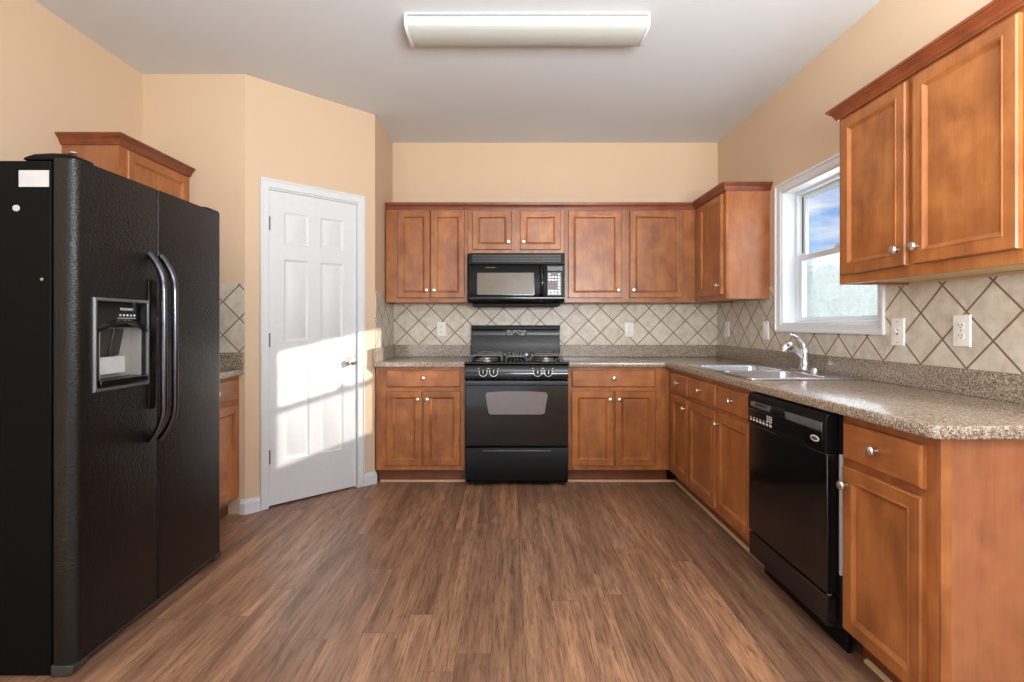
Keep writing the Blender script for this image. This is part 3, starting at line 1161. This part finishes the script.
rim = B().prism(rrect(SX0 - sx, SX1 - sx, SY0 - sy, SY1 - sy, 0.03), 'z', 0.0006, 0.0085).build('rim', M['steel'], sk, bevel=0.003)
bowls = [(-0.255, 0.135, -0.415, -0.025), (-0.255, 0.135, 0.005, 0.376)]
for x0, x1, y0, y1 in bowls:
    c = B().prism(rrect(x0, x1, y0, y1, 0.05), 'z', -0.05, 0.05).build('cut', M['steel'], sk)
    carve(rim, c)
    prof = [(0.0, 0.0065, 0.05), (0.003, 0.002, 0.05), (0.006, -0.12, 0.05), (0.02, -0.155, 0.05), (0.05, -0.165, 0.04)]
    b = B()
    n = len(rrect(0, 1, 0, 1, 0.05))
    vs, fs = [], []
    loops = [(k, z, r) for k, z, r in prof]
    for k, z, r in loops:
        vs += [(p[0], p[1], z) for p in rrect(x0 + k, x1 - k, y0 + k, y1 - k, r)]
    for k, z, r in reversed(loops):
        vs += [(p[0], p[1], z - 0.0015) for p in rrect(x0 + k - 0.001, x1 - k + 0.001, y0 + k - 0.001, y1 - k + 0.001, r)]
    m2 = len(loops) * 2
    for j in range(m2 - 1):
        if j == len(loops) - 1:
            continue
        for i in range(n):
            fs.append((j * n + i, j * n + (i + 1) % n, (j + 1) * n + (i + 1) % n, (j + 1) * n + i))
    fs.append(tuple((len(loops) - 1) * n + i for i in range(n)))
    fs.append(tuple(len(loops) * n + i for i in range(n)))
    for i in range(n):
        fs.append(((m2 - 1) * n + i, (m2 - 1) * n + (i + 1) % n, (i + 1) % n, i))
    bw = b.add(vs, fs).build('bowl', M['steel'], sk)
    B().lathe([(0.042, -0.1645), (0.042, -0.162), (0.030, -0.162), (0.028, -0.1635)], ((x0 + x1) / 2, (y0 + y1) / 2, 0), 'z', 24).build('drain', M['chrome'], bw)

fz = ZC1 + 0.0075
fa = empty('faucet', (1.715, 2.985, fz), 0, label='chrome pull-out kitchen faucet with a curved lever behind the sink', cat='faucet')
B().prism(rrect(-0.028, 0.028, -0.125, 0.125, 0.027, 8), 'z', 0, 0.010).build('base_plate', M['chrome'], fa, bevel=0.004)
B().lathe([(0.031, 0.010), (0.029, 0.018), (0.025, 0.03), (0.024, 0.085), (0.026, 0.10), (0.027, 0.115), (0.024, 0.130), (0.012, 0.138)], (0, 0, 0), 'z', 24).build('body', M['chrome'], fa)
B().tube([(0.0, 0, 0.070), (-0.028, 0, 0.100), (-0.055, 0, 0.124), (-0.078, 0, 0.138)], [0.021, 0.019, 0.017, 0.018], 16).build('spout', M['chrome'], fa)
B().tube([(-0.072, 0, 0.136), (-0.082, 0, 0.143), (-0.096, 0, 0.145), (-0.112, 0, 0.136), (-0.120, 0, 0.120), (-0.122, 0, 0.108)], [0.019, 0.025, 0.028, 0.028, 0.026, 0.022], 18).build('spray_head', M['chrome'], fa)
B().tube([(0.002, 0, 0.130), (-0.002, 0, 0.150), (-0.014, 0, 0.170), (-0.036, 0, 0.190), (-0.062, 0, 0.205), (-0.088, 0, 0.214)], [0.018, 0.013, 0.008, 0.006, 0.0055, 0.004], 12, sx=1.3).build('lever', M['chrome'], fa)
B().lathe([(0.021, 0.0105), (0.020, 0.02), (0.012, 0.026), (0.004, 0.027)], (0.0, -0.098, 0), 'z', 18).build('deck_cap', M['chrome'], fa)

# ---------------------------------------------------------------- range
RX = 0.055
rg = empty('gas_range', (RX, 4.10, 0), 0, label='black freestanding gas range between the two back base cabinets', cat='stove')
FR = -0.32      # local front of the body, Y 3.78
hw = 0.3785


def rp(b, name, mat, parent=rg, **k):
    return b.build(name, mat, parent, **k)


b = B().box(-hw, hw, -0.275, 0.335, 0.032, 0.905)
rp(b, 'body', M['blacksatin'], bevel=0.003)
b = B().prism([(-0.300, 0.895), (0.335, 0.895), (0.335, 0.917), (-0.300, 0.917), (-0.318, 0.912), (-0.322, 0.902)], 'x', -hw - 0.002, hw + 0.002)
b2 = B()
rp(b, 'cooktop', M['black'], bevel=0.002)
b = B().prism([(-0.276, 0.790), (-0.338, 0.790), (-0.342, 0.800), (-0.326, 0.886), (-0.318, 0.894), (-0.276, 0.894)], 'x', -hw, hw)
cp = rp(b, 'control_panel', M['black'], bevel=0.002)
th = math.atan2(0.016, 0.086)
for kx in (-0.245, -0.168, 0.153, 0.232):
    ring = B()
    n = 28
    vs, fs = [], []
    for i in range(n + 1):
        a = math.radians(150 + 240 * i / n)
        for r in (0.0275, 0.0315):
            vs.append((r * math.cos(a), -0.0012, r * math.sin(a)))
            vs.append((r * math.cos(a), 0.0006, r * math.sin(a)))
    for i in range(n):
        o = i * 4
        fs += [(o, o + 2, o + 6, o + 4), (o + 1, o + 5, o + 7, o + 3), (o, o + 4, o + 5, o + 1), (o + 2, o + 3, o + 7, o + 6)]
    ring.add(vs, fs)
    kn = B().lathe([(0.023, 0.0), (0.022, 0.008), (0.019, 0.020), (0.017, 0.022)], (0, 0, 0), '-y', 24).build('control_knob', M['black'], rg, loc=(kx, -0.3345, 0.842), rot=(-th, 0, 0))
    box(-0.0045, 0.0045, -0.030, -0.0221, -0.018, 0.018).build('grip', M['greytrim'], kn, bevel=0.002)
    ring.build('dial_ring', M['marks'], kn)
    for dx in (-0.034, 0.034):
        B().box(dx - 0.0035, dx + 0.0035, -0.0014, 0.0008, 0.026, 0.031).build('dial_mark', M['marks'], kn)
# oven door
b = B().prism([(-0.2755, 0.296), (-0.322, 0.296), (-0.330, 0.304), (-0.330, 0.735), (-0.322, 0.784), (-0.2755, 0.784)], 'x', -hw + 0.001, hw - 0.001)
od = rp(b, 'oven_door', M['black'], bevel=0.003)
wp = [(-0.190, 0.533), (0.190, 0.533), (0.206, 0.545), (0.228, 0.676), (0.216, 0.695), (0.10, 0.702), (-0.10, 0.702), (-0.216, 0.695), (-0.228, 0.676), (-0.206, 0.545)]
B().prism(wp, 'y', -0.3325, -0.3305).build('oven_window', M['ovenglass'], od)
# full-width handle lip
b = B().prism([(-0.3235, 0.748), (-0.350, 0.746), (-0.362, 0.753), (-0.364, 0.766), (-0.356, 0.780), (-0.330, 0.783), (-0.3235, 0.780)], 'x', -hw + 0.002, hw - 0.002)
b.build('oven_handle', M['ovenhandle'], od, bevel=0.002)
b = B().prism([(-0.2755, 0.034), (-0.316, 0.034), (-0.328, 0.048), (-0.328, 0.278), (-0.322, 0.288), (-0.2755, 0.288)], 'x', -hw + 0.001, hw - 0.001)
dr = rp(b, 'storage_drawer', M['blacksatin'], bevel=0.003)
b = B().prism([(-0.3285, 0.262), (-0.338, 0.264), (-0.338, 0.270), (-0.3285, 0.272)], 'x', -0.25, 0.25)
b.build('drawer_pull', M['greytrim'], dr, bevel=0.001)
for x in (-0.33, 0.33):
    for y in (-0.25, 0.30):
        B().lathe([(0.020, 0.0), (0.020, 0.012), (0.008, 0.016), (0.008, 0.0315)], (x, y, 0), 'z', 12).build('foot', M['charcoal'], rg)
# backguard
b = B().prism([(0.255, 0.9175), (0.338, 0.9175), (0.338, 1.165), (0.318, 1.178), (0.290, 1.175), (0.278, 1.160), (0.270, 1.10), (0.262, 1.02), (0.250, 0.965), (0.247, 0.93)], 'x', -hw + 0.003, hw - 0.003)
bg = rp(b, 'backguard', M['black'], bevel=0.002)
B().prism([(0.268, 1.150), (0.340, 1.150), (0.342, 1.180), (0.30, 1.186), (0.270, 1.176)], 'x', -hw + 0.001, hw - 0.001).build('top_trim', M['blacksatin'], bg, bevel=0.003)
# clock panel
y0c = 0.2725
pn = B().box(-0.082, 0.092, 0.2655, 0.276, 1.098, 1.147).build('clock_panel', M['black'], bg, bevel=0.002)
b = B()
yy = 0.2645


def outline(b, x0, x1, z0, z1, t=0.0035):
    b.box(x0, x1, yy, yy + 0.001, z0, z0 + t).box(x0, x1, yy, yy + 0.001, z1 - t, z1)
    b.box(x0, x0 + t, yy, yy + 0.001, z0, z1).box(x1 - t, x1, yy, yy + 0.001, z0, z1)


outline(b, -0.072, -0.028, 1.104, 1.128)
for x, z in ((-0.070, 1.136), (-0.056, 1.138), (-0.018, 1.136), (-0.016, 1.122), (0.000, 1.134), (0.012, 1.120), (0.026, 1.136), (0.030, 1.108), (0.044, 1.132), (0.058, 1.118), (0.066, 1.134), (0.078, 1.128)):
    b.box(x, x + 0.009, yy, yy + 0.001, z, z + 0.006)
outline(b, 0.046, 0.078, 1.102, 1.114, 0.003)
b.build('clock_markings', M['marks'], pn)
# burners and grates
for bx_, by_ in ((-0.225, -0.17), (-0.225, 0.12), (0.225, -0.17), (0.225, 0.12)):
    br = B().lathe([(0.085, 0.9172), (0.085, 0.920), (0.060, 0.9205), (0.048, 0.930), (0.046, 0.938)], (bx_, by_, 0), 'z', 28).build('burner', M['alu'], rg)
    B().lathe([(0.040, 0.9385), (0.041, 0.944), (0.034, 0.948), (0.010, 0.949)], (bx_, by_, 0), 'z', 24).build('burner_cap', M['iron'], br)


def grate(cx, w):
    b = B()
    y0, y1 = -0.285, 0.225
    zt = 0.962
    r = 0.0065
    # outer frame as a rounded wire with upturned legs, cross fingers
    for y in (y0, (y0 + y1) / 2, y1):
        b.tube([(cx - w / 2, y, 0.920), (cx - w / 2 + 0.004, y, 0.950), (cx - w / 2 + 0.020, y, zt), (cx + w / 2 - 0.020, y, zt), (cx + w / 2 - 0.004, y, 0.950), (cx + w / 2, y, 0.920)], r, 8)
    for x in (cx - w / 2 + 0.022, cx + w / 2 - 0.022):
        b.tube([(x, y0, zt), (x, y1, zt)], r, 8)
    return b


for gx, gw in ((-0.225, 0.235), (0.225, 0.235)):
    b = grate(gx, gw)
    for by_ in (-0.17, 0.12):
        for a in range(4):
            dx, dy = math.cos(a * PI / 2 + PI / 4), math.sin(a * PI / 2 + PI / 4)
            b.tube([(gx + dx * 0.024, by_ + dy * 0.024, 0.962), (gx + dx * 0.13 * (0.72 if True else 1), by_ + dy * 0.094, 0.962)], 0.005, 6)
    b.build('grate', M['iron'], rg)
b = B()
for y in (-0.285, -0.03, 0.225):
    b.tube([(-0.078, y, 0.920), (-0.074, y, 0.945), (-0.062, y, 0.955), (0.062, y, 0.955), (0.074, y, 0.945), (0.078, y, 0.920)], 0.0065, 8)
for x in (-0.06, -0.03, 0.0, 0.03, 0.06):
    b.tube([(x, -0.285, 0.955), (x, 0.225, 0.955)], 0.0055, 8)
b.build('center_grate', M['iron'], rg)

# ---------------------------------------------------------------- microwave
mw = empty('microwave_oven', (0.058, 4.05, 1.34), 0, label='black over-the-range microwave hanging above the stove', cat='microwave')
mh = 0.378
zt = 0.4145


def mp_(b, name, mat, parent=mw, **k):
    return b.build(name, mat, parent, **k)


mp_(B().box(-mh, mh, 0.03, 0.390, 0.018, zt), 'body', M['blacksatin'], bevel=0.003)
mp_(B().box(-mh + 0.03, mh - 0.03, 0.045, 0.36, 0.0, 0.0175), 'vent_base', M['darkgap'], bevel=0.003)
# top vent strip
vs_ = mp_(B().box(-mh, mh, -0.004, 0.0295, 0.325, zt), 'vent_strip', M['blacksatin'], bevel=0.003)
b = B()
for i in range(5):
    b.box(-mh + 0.03, mh - 0.03, -0.0055, -0.0042, 0.345 + i * 0.012, 0.350 + i * 0.012)
b.build('louvers', M['charcoal'], vs_)
# door
md = mp_(B().prism([(0.0295, 0.072), (-0.008, 0.072), (-0.012, 0.085), (-0.012, 0.310), (-0.006, 0.323), (0.0295, 0.323)], 'x', -mh, 0.232), 'door', M['blacksatin'], bevel=0.003)
B().prism(rrect(-0.312, 0.140, 0.083, 0.262, 0.008), 'y', -0.0138, -0.0122).build('window_bezel', M['black'], md)
wn_ = B().prism(rrect(-0.308, 0.136, 0.087, 0.257, 0.006), 'y', -0.0152, -0.0139).build('door_window', M['mwglass'], md)
B().box(-0.245, -0.165, -0.0135, -0.0121, 0.296, 0.302).build('badge', M['charcoal'], md)
B().tube([(0.190, -0.012, 0.305), (0.196, -0.030, 0.296), (0.200, -0.043, 0.260), (0.202, -0.047, 0.190), (0.200, -0.043, 0.120), (0.196, -0.030, 0.088), (0.190, -0.012, 0.080)], 0.0115, 12, sx=1.2).build('handle', M['black'], md)
# control panel
cpn = mp_(B().box(0.233, mh, -0.010, 0.0295, 0.072, 0.323), 'control_panel', M['blacksatin'], bevel=0.003)
B().box(0.244, 0.362, -0.0115, -0.0102, 0.275, 0.308).build('display', M['charcoal'], cpn)
b = B()
b.box(0.244, 0.352, -0.0112, -0.0102, 0.082, 0.262)
b.build('keypad_plate', M['charcoal'], cpn)
b, b3 = B(), B()
for r in range(8):
    for c in range(4):
        x = 0.250 + c * 0.0255
        z = 0.090 + r * 0.0215
        tgt = b3 if (2 <= r <= 4 and c < 3) else b
        if (r == 7 and c in (1, 2)):
            continue
        tgt.box(x, x + 0.017, -0.0122, -0.0113, z, z + 0.011)
b.build('key_grid', M['greytrim'], cpn)
b3.build('number_keys', M['redmark'], cpn)
# curved lower lip
mp_(B().prism([(0.0295, 0.020), (0.010, 0.022), (-0.006, 0.034), (-0.014, 0.052), (-0.012, 0.0705), (0.0295, 0.0705)], 'x', -mh, mh), 'lower_lip', M['black'], bevel=0.002)

# ---------------------------------------------------------------- dishwasher (local x towards the camera, y into the wall)
dwr = empty('dishwasher', (BX, 2.165, 0), RZ, label='glossy black built-in dishwasher between the sink cabinet and the end cabinet', cat='dishwasher')
dh = 0.303
DC = 2.165 - 2.160


def dp(b, name, mat, parent=dwr, **k):
    return b.build(name, mat, parent, **k)


dp(B().box(-0.300, 0.300, 0.004, 0.56, 0.10, 0.868), 'tub_housing', M['darkgap'])
dd = dp(B().prism([(0.0035, 0.212), (-0.040, 0.212), (-0.045, 0.218), (-0.045, 0.722), (0.0035, 0.722)], 'x', -dh, dh), 'door', M['black'], bevel=0.004)
cpd = dp(B().prism([(0.0035, 0.7235), (-0.047, 0.7235), (-0.050, 0.728), (-0.050, 0.848), (-0.040, 0.868), (0.0035, 0.868)], 'x', -dh, dh), 'control_panel', M['blacksatin'], bevel=0.004)
B().box(-0.288, 0.288, -0.0525, -0.0502, 0.735, 0.795).build('button_fascia', M['black'], cpd, bevel=0.001)
b = B().box(-0.270, -0.085, -0.053, -0.0502, 0.806, 0.832).box(0.035, 0.285, -0.053, -0.0502, 0.800, 0.832)
b.build('grey_inset', M['greytrim'], cpd, bevel=0.001)
hl = B().prism([(-0.0502, 0.800), (-0.060, 0.808), (-0.062, 0.818), (-0.0502, 0.822)], 'x', -0.075, 0.025).build('latch_handle', M['blacksatin'], cpd, bevel=0.001)
B().box(-0.22, -0.13, -0.0545, -0.0531, 0.820, 0.828).build('vent_slot', M['darkgap'], cpd)
B().box(-0.075, 0.025, -0.052, -0.0502, 0.825, 0.840).build('latch_recess', M['darkgap'], cpd)
b = B()
for i in range(7):
    x = -0.272 + i * 0.030
    b.box(x, x + 0.017, -0.0535, -0.0526, 0.742, 0.750)
    b.box(x + 0.002, x + 0.012, -0.0535, -0.0526, 0.755, 0.758)
for r in range(3):
    for c in range(3):
        b.box(-0.115 + c * 0.017, -0.105 + c * 0.017, -0.0535, -0.0526, 0.762 + r * 0.010, 0.767 + r * 0.010)
b.build('button_marks', M['marks'], cpd)
pts = [(0.243 + 0.027 * math.cos(2 * PI * i / 24), 0.766 + 0.0115 * math.sin(2 * PI * i / 24)) for i in range(24)]
ov = B().prism(pts, 'y', -0.0545, -0.0526).build('oval_badge', M['marks'], cpd)
pts = [(0.243 + 0.022 * math.cos(2 * PI * i / 24), 0.766 + 0.0070 * math.sin(2 * PI * i / 24)) for i in range(24)]
B().prism(pts, 'y', -0.0550, -0.0546).build('badge_ring', M['greytrim'], ov)
dp(B().box(-dh, dh, -0.043, 0.0035, 0.098, 0.204), 'access_panel', M['black'], bevel=0.003)
dp(B().box(-dh, dh, 0.030, 0.044, 0.0, 0.0975), 'toe_panel', M['blacksatin'], bevel=0.002)
B().lathe([(0.008, 0.0), (0.008, 0.004), (0.003, 0.006)], (dh - 0.01, -0.030, 0.208), 'z', 12).build('hinge_screw', M['nickel'], dwr)
dp(B().box(0.3035, 0.3105, 0.000, 0.010, 0.285, 0.72), 'side_seal_strip', M['label'])

# ---------------------------------------------------------------- refrigerator (world-aligned, front faces +X)
fx, fy0, fy1 = -1.465, 1.735, 2.628
fr = empty('refrigerator', (-1.88, (fy0 + fy1) / 2, 0), 0, label='large black side-by-side refrigerator with ice dispenser against the left wall', cat='refrigerator')
ox, oy = -1.88, (fy0 + fy1) / 2


def fp(b, name, mat, parent=fr, **k):
    b.v = [(x - ox, y - oy, z) for x, y, z in b.v]
    return b.build(name, mat, parent, **k)


fp(B().box(-2.285, -1.548, fy0 + 0.002, fy1 - 0.002, 0.004, 1.744), 'cabinet_body', M['fridgeside'], bevel=0.004)
fp(B().box(-1.547, -1.536, fy0 + 0.012, fy1 - 0.012, 0.06, 1.735), 'door_gasket', M['darkgap'])
ysp = 2.146


def fdoor(y0, y1, r0, r1, name):
    # plan outline: square at the back, generous rounded corners at the front
    x0, x1 = -1.535, fx
    p = [(x0, y0), (x0, y1)]
    n = 8
    for i in range(n + 1):
        a = math.radians(90 - 90 * i / n)
        p.append((x1 - r1 + r1 * math.cos(a), y1 - r1 + r1 * math.sin(a)))
    for i in range(n + 1):
        a = math.radians(0 - 90 * i / n)
        p.append((x1 - r0 + r0 * math.cos(a), y0 + r0 + r0 * math.sin(a)))
    return fp(B().prism(p, 'z', 0.042, 1.752), name, M['fridge'])


d1 = fdoor(fy0, ysp - 0.003, 0.032, 0.006, 'freezer_door')
d2 = fdoor(ysp + 0.003, fy1, 0.006, 0.032, 'fresh_food_door')
# dispenser cavity
c = box(-1.512, -1.40, 1.838, 2.052, 0.990, 1.182)
c.v = [(x - ox, y - oy, z) for x, y, z in c.v]
carve(d1, c.build('cut', M['fridge'], fr))


def dpart(b, name, mat, parent=d1, **k):
    return fp(b, name, mat, parent, **k)


fo = fx + 0.0005
# bezel ring (y,z plane)
b = B()
rr = [(1.805, 2.085, 0.950, 1.287, 0.0), (1.805, 2.085, 0.950, 1.287, 0.006), (1.810, 2.080, 0.955, 1.282, 0.010), (1.816, 2.074, 0.962, 1.276, 0.010), (1.818, 2.072, 0.964, 1.274, 0.006), (1.818, 2.072, 0.964, 1.274, 0.0)]
vs, fs = [], []
for y0, y1, z0, z1, d in rr:
    vs += [(fo + d, y0, z0), (fo + d, y1, z0), (fo + d, y1, z1), (fo + d, y0, z1)]
for j in range(len(rr)):
    a, c2 = j * 4, ((j + 1) % len(rr)) * 4
    for q in range(4):
        q2 = (q + 1) % 4
        fs.append((a + q, a + q2, c2 + q2, c2 + q))
dpart(b.add(vs, fs), 'dispenser_bezel', M['greytrim'])
# control fascia with arched lower edge
pts = [(1.819, 1.273), (1.819, 1.172)]
for i in range(9):
    t = i / 8
    pts.append((1.819 + 0.252 * t, 1.172 + 0.030 * math.sin(PI * t)))
pts.append((2.071, 1.273))
fas = dpart(B().prism(pts, 'x', fo, fo + 0.006), 'dispenser_fascia', M['black'])
# protruding hood
b = B()
vs, fs = [], []
n = 12
for i in range(n + 1):
    t = i / n
    y = 1.822 + 0.246 * t
    z = 1.165 + 0.030 * math.sin(PI * t)
    d = 0.006 + 0.012 * math.sin(PI * t)
    vs += [(fo + 0.0065, y, z + 0.018), (fo + 0.0065 + d, y, z + 0.010), (fo + 0.0065 + d, y, z), (fo + 0.0065, y, z - 0.004)]
for i in range(n):
    for q in range(4):
        q2 = (q + 1) % 4
        fs.append((i * 4 + q, i * 4 + q2, (i + 1) * 4 + q2, (i + 1) * 4 + q))
fs += [(0, 1, 2, 3), tuple(n * 4 + q for q in (3, 2, 1, 0))]
dpart(b.add(vs, fs), 'dispenser_hood', M['black'])
# cavity liner: grey back and far wall
b = B().box(-1.5115, -1.509, 1.839, 2.051, 0.991, 1.181)
b.box(-1.509, fx - 0.001, 2.047, 2.051, 0.991, 1.181).box(-1.509, fx - 0.001, 1.839, 1.843, 0.991, 1.181)
dpart(b, 'cavity_liner', M['dispgrey'])
dpart(B().box(-1.5085, fx + 0.018, 1.825, 2.066, 0.966, 0.9895), 'drip_tray', M['black'], bevel=0.003)
b = B().prism([(-1.508, 1.07), (-1.508, 1.175), (-1.470, 1.175), (-1.490, 1.075)], 'y', 1.855, 1.905)
b.prism([(-1.508, 1.07), (-1.508, 1.175), (-1.470, 1.175), (-1.490, 1.075)], 'y', 1.915, 1.965)
dpart(b, 'paddles', M['charcoal'], bevel=0.002)
dpart(B().box(-1.4835, -1.4825, 1.846, 1.985, 1.008, 1.070), 'paper_note', M['label'])
b = B()
for i in range(5):
    b.box(fo + 0.0061, fo + 0.0066, 1.925 + i * 0.018, 1.934 + i * 0.018, 1.222, 1.229)
b.box(fo + 0.0061, fo + 0.0066, 1.915, 2.01, 1.214, 1.2155)
dpart(b, 'button_marks', M['marks'], fas)
text_mesh('lettering', 'FRIGIDAIRE', 0.013, M['marks'], fas, (fo + 0.0065 - ox, 1.962 - oy, 1.248), (PI / 2, 0, PI / 2))
# oval pocket next to the handle
pts = []
for i in range(12):
    a = PI * i / 11
    pts.append((2.074 + 0.022 * math.cos(a), 1.355 + 0.022 * math.sin(a)))
for i in range(12):
    a = PI + PI * i / 11
    pts.append((2.074 + 0.022 * math.cos(a), 0.865 + 0.022 * math.sin(a)))
# sits right of the dispenser bezel
pts = [(y + 0.034, z) for y, z in pts]
dpart(B().prism(pts, 'x', fo, fo + 0.004), 'handle_backplate', M['black'], bevel=0.002)


def fhandle(y):
    P = []
    n = 8
    R = 0.15
    off = 0.060
    for i in range(n + 1):
        t = i / n
        a = t * PI / 2
        P.append((fx + 0.002 + off * math.sin(a), y, 1.478 - R * (0.75 * t + 0.25 * t * t)))
    for i in range(n + 1):
        t = 1 - i / n
        a = t * PI / 2
        P.append((fx + 0.002 + off * math.sin(a), y, 0.712 + R * (0.75 * t + 0.25 * t * t)))
    return B().tube(P, 0.0125, 14, sx=1.0)


fp(fhandle(2.092), 'door_handle', M['handle'], d1)
fp(fhandle(2.160), 'door_handle', M['handle'], d2)
# hinge covers
for y, nm in ((fy0 + 0.055, 'hinge_cover'), (fy1 - 0.05, 'hinge_cover')):
    b = B().prism([(-1.66, 1.7525), (-1.470, 1.7525), (-1.474, 1.764), (-1.50, 1.773), (-1.56, 1.776), (-1.62, 1.773), (-1.655, 1.762)], 'y', y - 0.035, y + 0.035)
    fp(b, nm, M['blacksatin'], bevel=0.003)
fp(B().lathe([(0.012, 1.7765), (0.010, 1.782), (0.004, 1.784)], (-1.495, fy0 + 0.03, 0), 'z', 12), 'hinge_bolt', M['nickel'])
fp(B().box(-1.655, -1.553, fy0 + 0.0008, fy0 + 0.0016, 1.655, 1.711), 'white_sticker', M['label'])
fp(B().lathe([(0.0115, 0.0), (0.010, 0.004), (0.004, 0.005)], (-1.663, fy0 + 0.0015, 1.583), '-y', 16), 'round_plug', M['label'])
fp(B().lathe([(0.005, 0.0), (0.005, 0.002), (0.002, 0.003)], (-1.577, fy0 + 0.0015, 1.343), '-y', 10), 'side_screw', M['nickel'])
# kick grille and feet
fp(B().prism([(fy0 + 0.004, 0.010), (fy1 - 0.004, 0.010), (fy1 - 0.004, 0.0375), (fy0 + 0.004, 0.0375)], 'x', -1.547, -1.492), 'kick_grille', M['blacksatin'], bevel=0.003)
fp(B().box(-1.4915, -1.478, fy0 + 0.06, fy1 - 0.06, 0.026, 0.037), 'grille_edge', M['greytrim'])
for y in (fy0 + 0.03, fy1 - 0.03):
    fp(B().prism([(-1.547, 0.0), (-1.500, 0.0), (-1.472, 0.012), (-1.470, 0.038), (-1.547, 0.038)], 'y', y - 0.03, y + 0.028), 'leveling_foot', M['charcoal'], bevel=0.003)
for y in (fy0 + 0.05, fy1 - 0.05):
    fp(B().lathe([(0.02, 0), (0.02, 0.0035)], (-2.2, y, 0), 'z', 12), 'rear_roller', M['charcoal'])

# ---------------------------------------------------------------- ceiling light
LXc, LYc = 0.0915, 2.700
cl = empty('ceiling_light', (LXc, LYc, H - 0.001), 0, label='long white fluorescent ceiling light with a frosted wraparound cover', cat='ceiling light')
B().box(-0.618, 0.618, -0.112, 0.112, -0.009, 0.0).box(-0.60, 0.60, -0.07, 0.07, -0.03, -0.009).build('metal_pan', M['white'], cl, bevel=0.002)


def lens_prof(k=0.0):
    return [(-0.104 + k, -0.016), (-0.110 + k, -0.030), (-0.098 + k, -0.058 + k), (-0.078, -0.070 + k), (0.078, -0.070 + k), (0.098 - k, -0.058 + k), (0.110 - k, -0.030), (0.104 - k, -0.016)]


o_, i_ = lens_prof(), lens_prof(0.003)
B().prism(o_ + i_[::-1], 'x', -0.606, 0.606).build('diffuser', M['lens'], cl)
for s in (-1, 1):
    b = B().prism([(-0.112, -0.0095), (-0.114, -0.032), (-0.101, -0.061), (-0.080, -0.074), (0.080, -0.074), (0.101, -0.061), (0.114, -0.032), (0.112, -0.0095)], 'x', s * 0.607, s * 0.622)
    b.build('end_cap', M['white'], cl, bevel=0.003)
for yy_ in (-0.045, 0.045):
    B().lathe([(0.014, -0.58), (0.014, 0.58)], (0, yy_, -0.042), 'x', 14).build('tube', M['plate'], cl)

# ---------------------------------------------------------------- outside the window
struct(box(1.96, 120, -60, 120, -0.7, -0.6).build('ground', M['lawn']), 'dry lawn outside the window')


def tree(label, x, y, h, r, seed):
    t = empty('tree', (x, y, -0.6), 0, label=label, cat='tree', group='pale trees beyond the lower sash')
    rnd = random.Random(seed)
    B().tube([(0, 0, -0.02), (0.05, 0, h * 0.3), (0, 0.1, h * 0.6)], [0.28, 0.2, 0.1], 8).build('trunk', M['bark'], t)
    bm = bmesh.new()
    for i in range(14):
        a = rnd.uniform(0, 2 * PI)
        q = rnd.uniform(0, r * 0.75)
        z = rnd.uniform(h * 0.25, h * 0.85)
        rad = r * rnd.uniform(0.32, 0.5) * (1.15 - 0.4 * z / h)
        mat = Matrix.Translation((q * math.cos(a), q * math.sin(a), z)) @ Matrix.Diagonal((rad, rad, rad * 0.9, 1))
        bmesh.ops.create_icosphere(bm, subdivisions=3, radius=1, matrix=mat)
    for v in bm.verts:
        v.co += Vector((rnd.uniform(-1, 1), rnd.uniform(-1, 1), rnd.uniform(-1, 1))) * 0.14
    me = bpy.data.meshes.new('crown')
    bm.to_mesh(me)
    bm.free()
    me.materials.append(M['leaf'])
    o = bpy.data.objects.new('crown', me)
    C.objects.link(o)
    o.parent = t


for i, (x, y, h, r, lab) in enumerate([(44, 80, 11.0, 4.6, 'pale tree seen through the left edge of the lower sash'),
                                       (36, 58, 8.6, 3.9, 'pale tree seen left of centre in the lower sash'),
                                       (45, 64, 9.8, 4.2, 'pale tree in the middle of the lower sash'),
                                       (37, 48, 7.9, 3.7, 'pale tree seen at the right edge of the lower sash'),
                                       (46, 53, 8.6, 4.0, 'pale tree hidden behind the near wall cabinet')]):
    tree(lab, x, y, h, r, 20 + i)
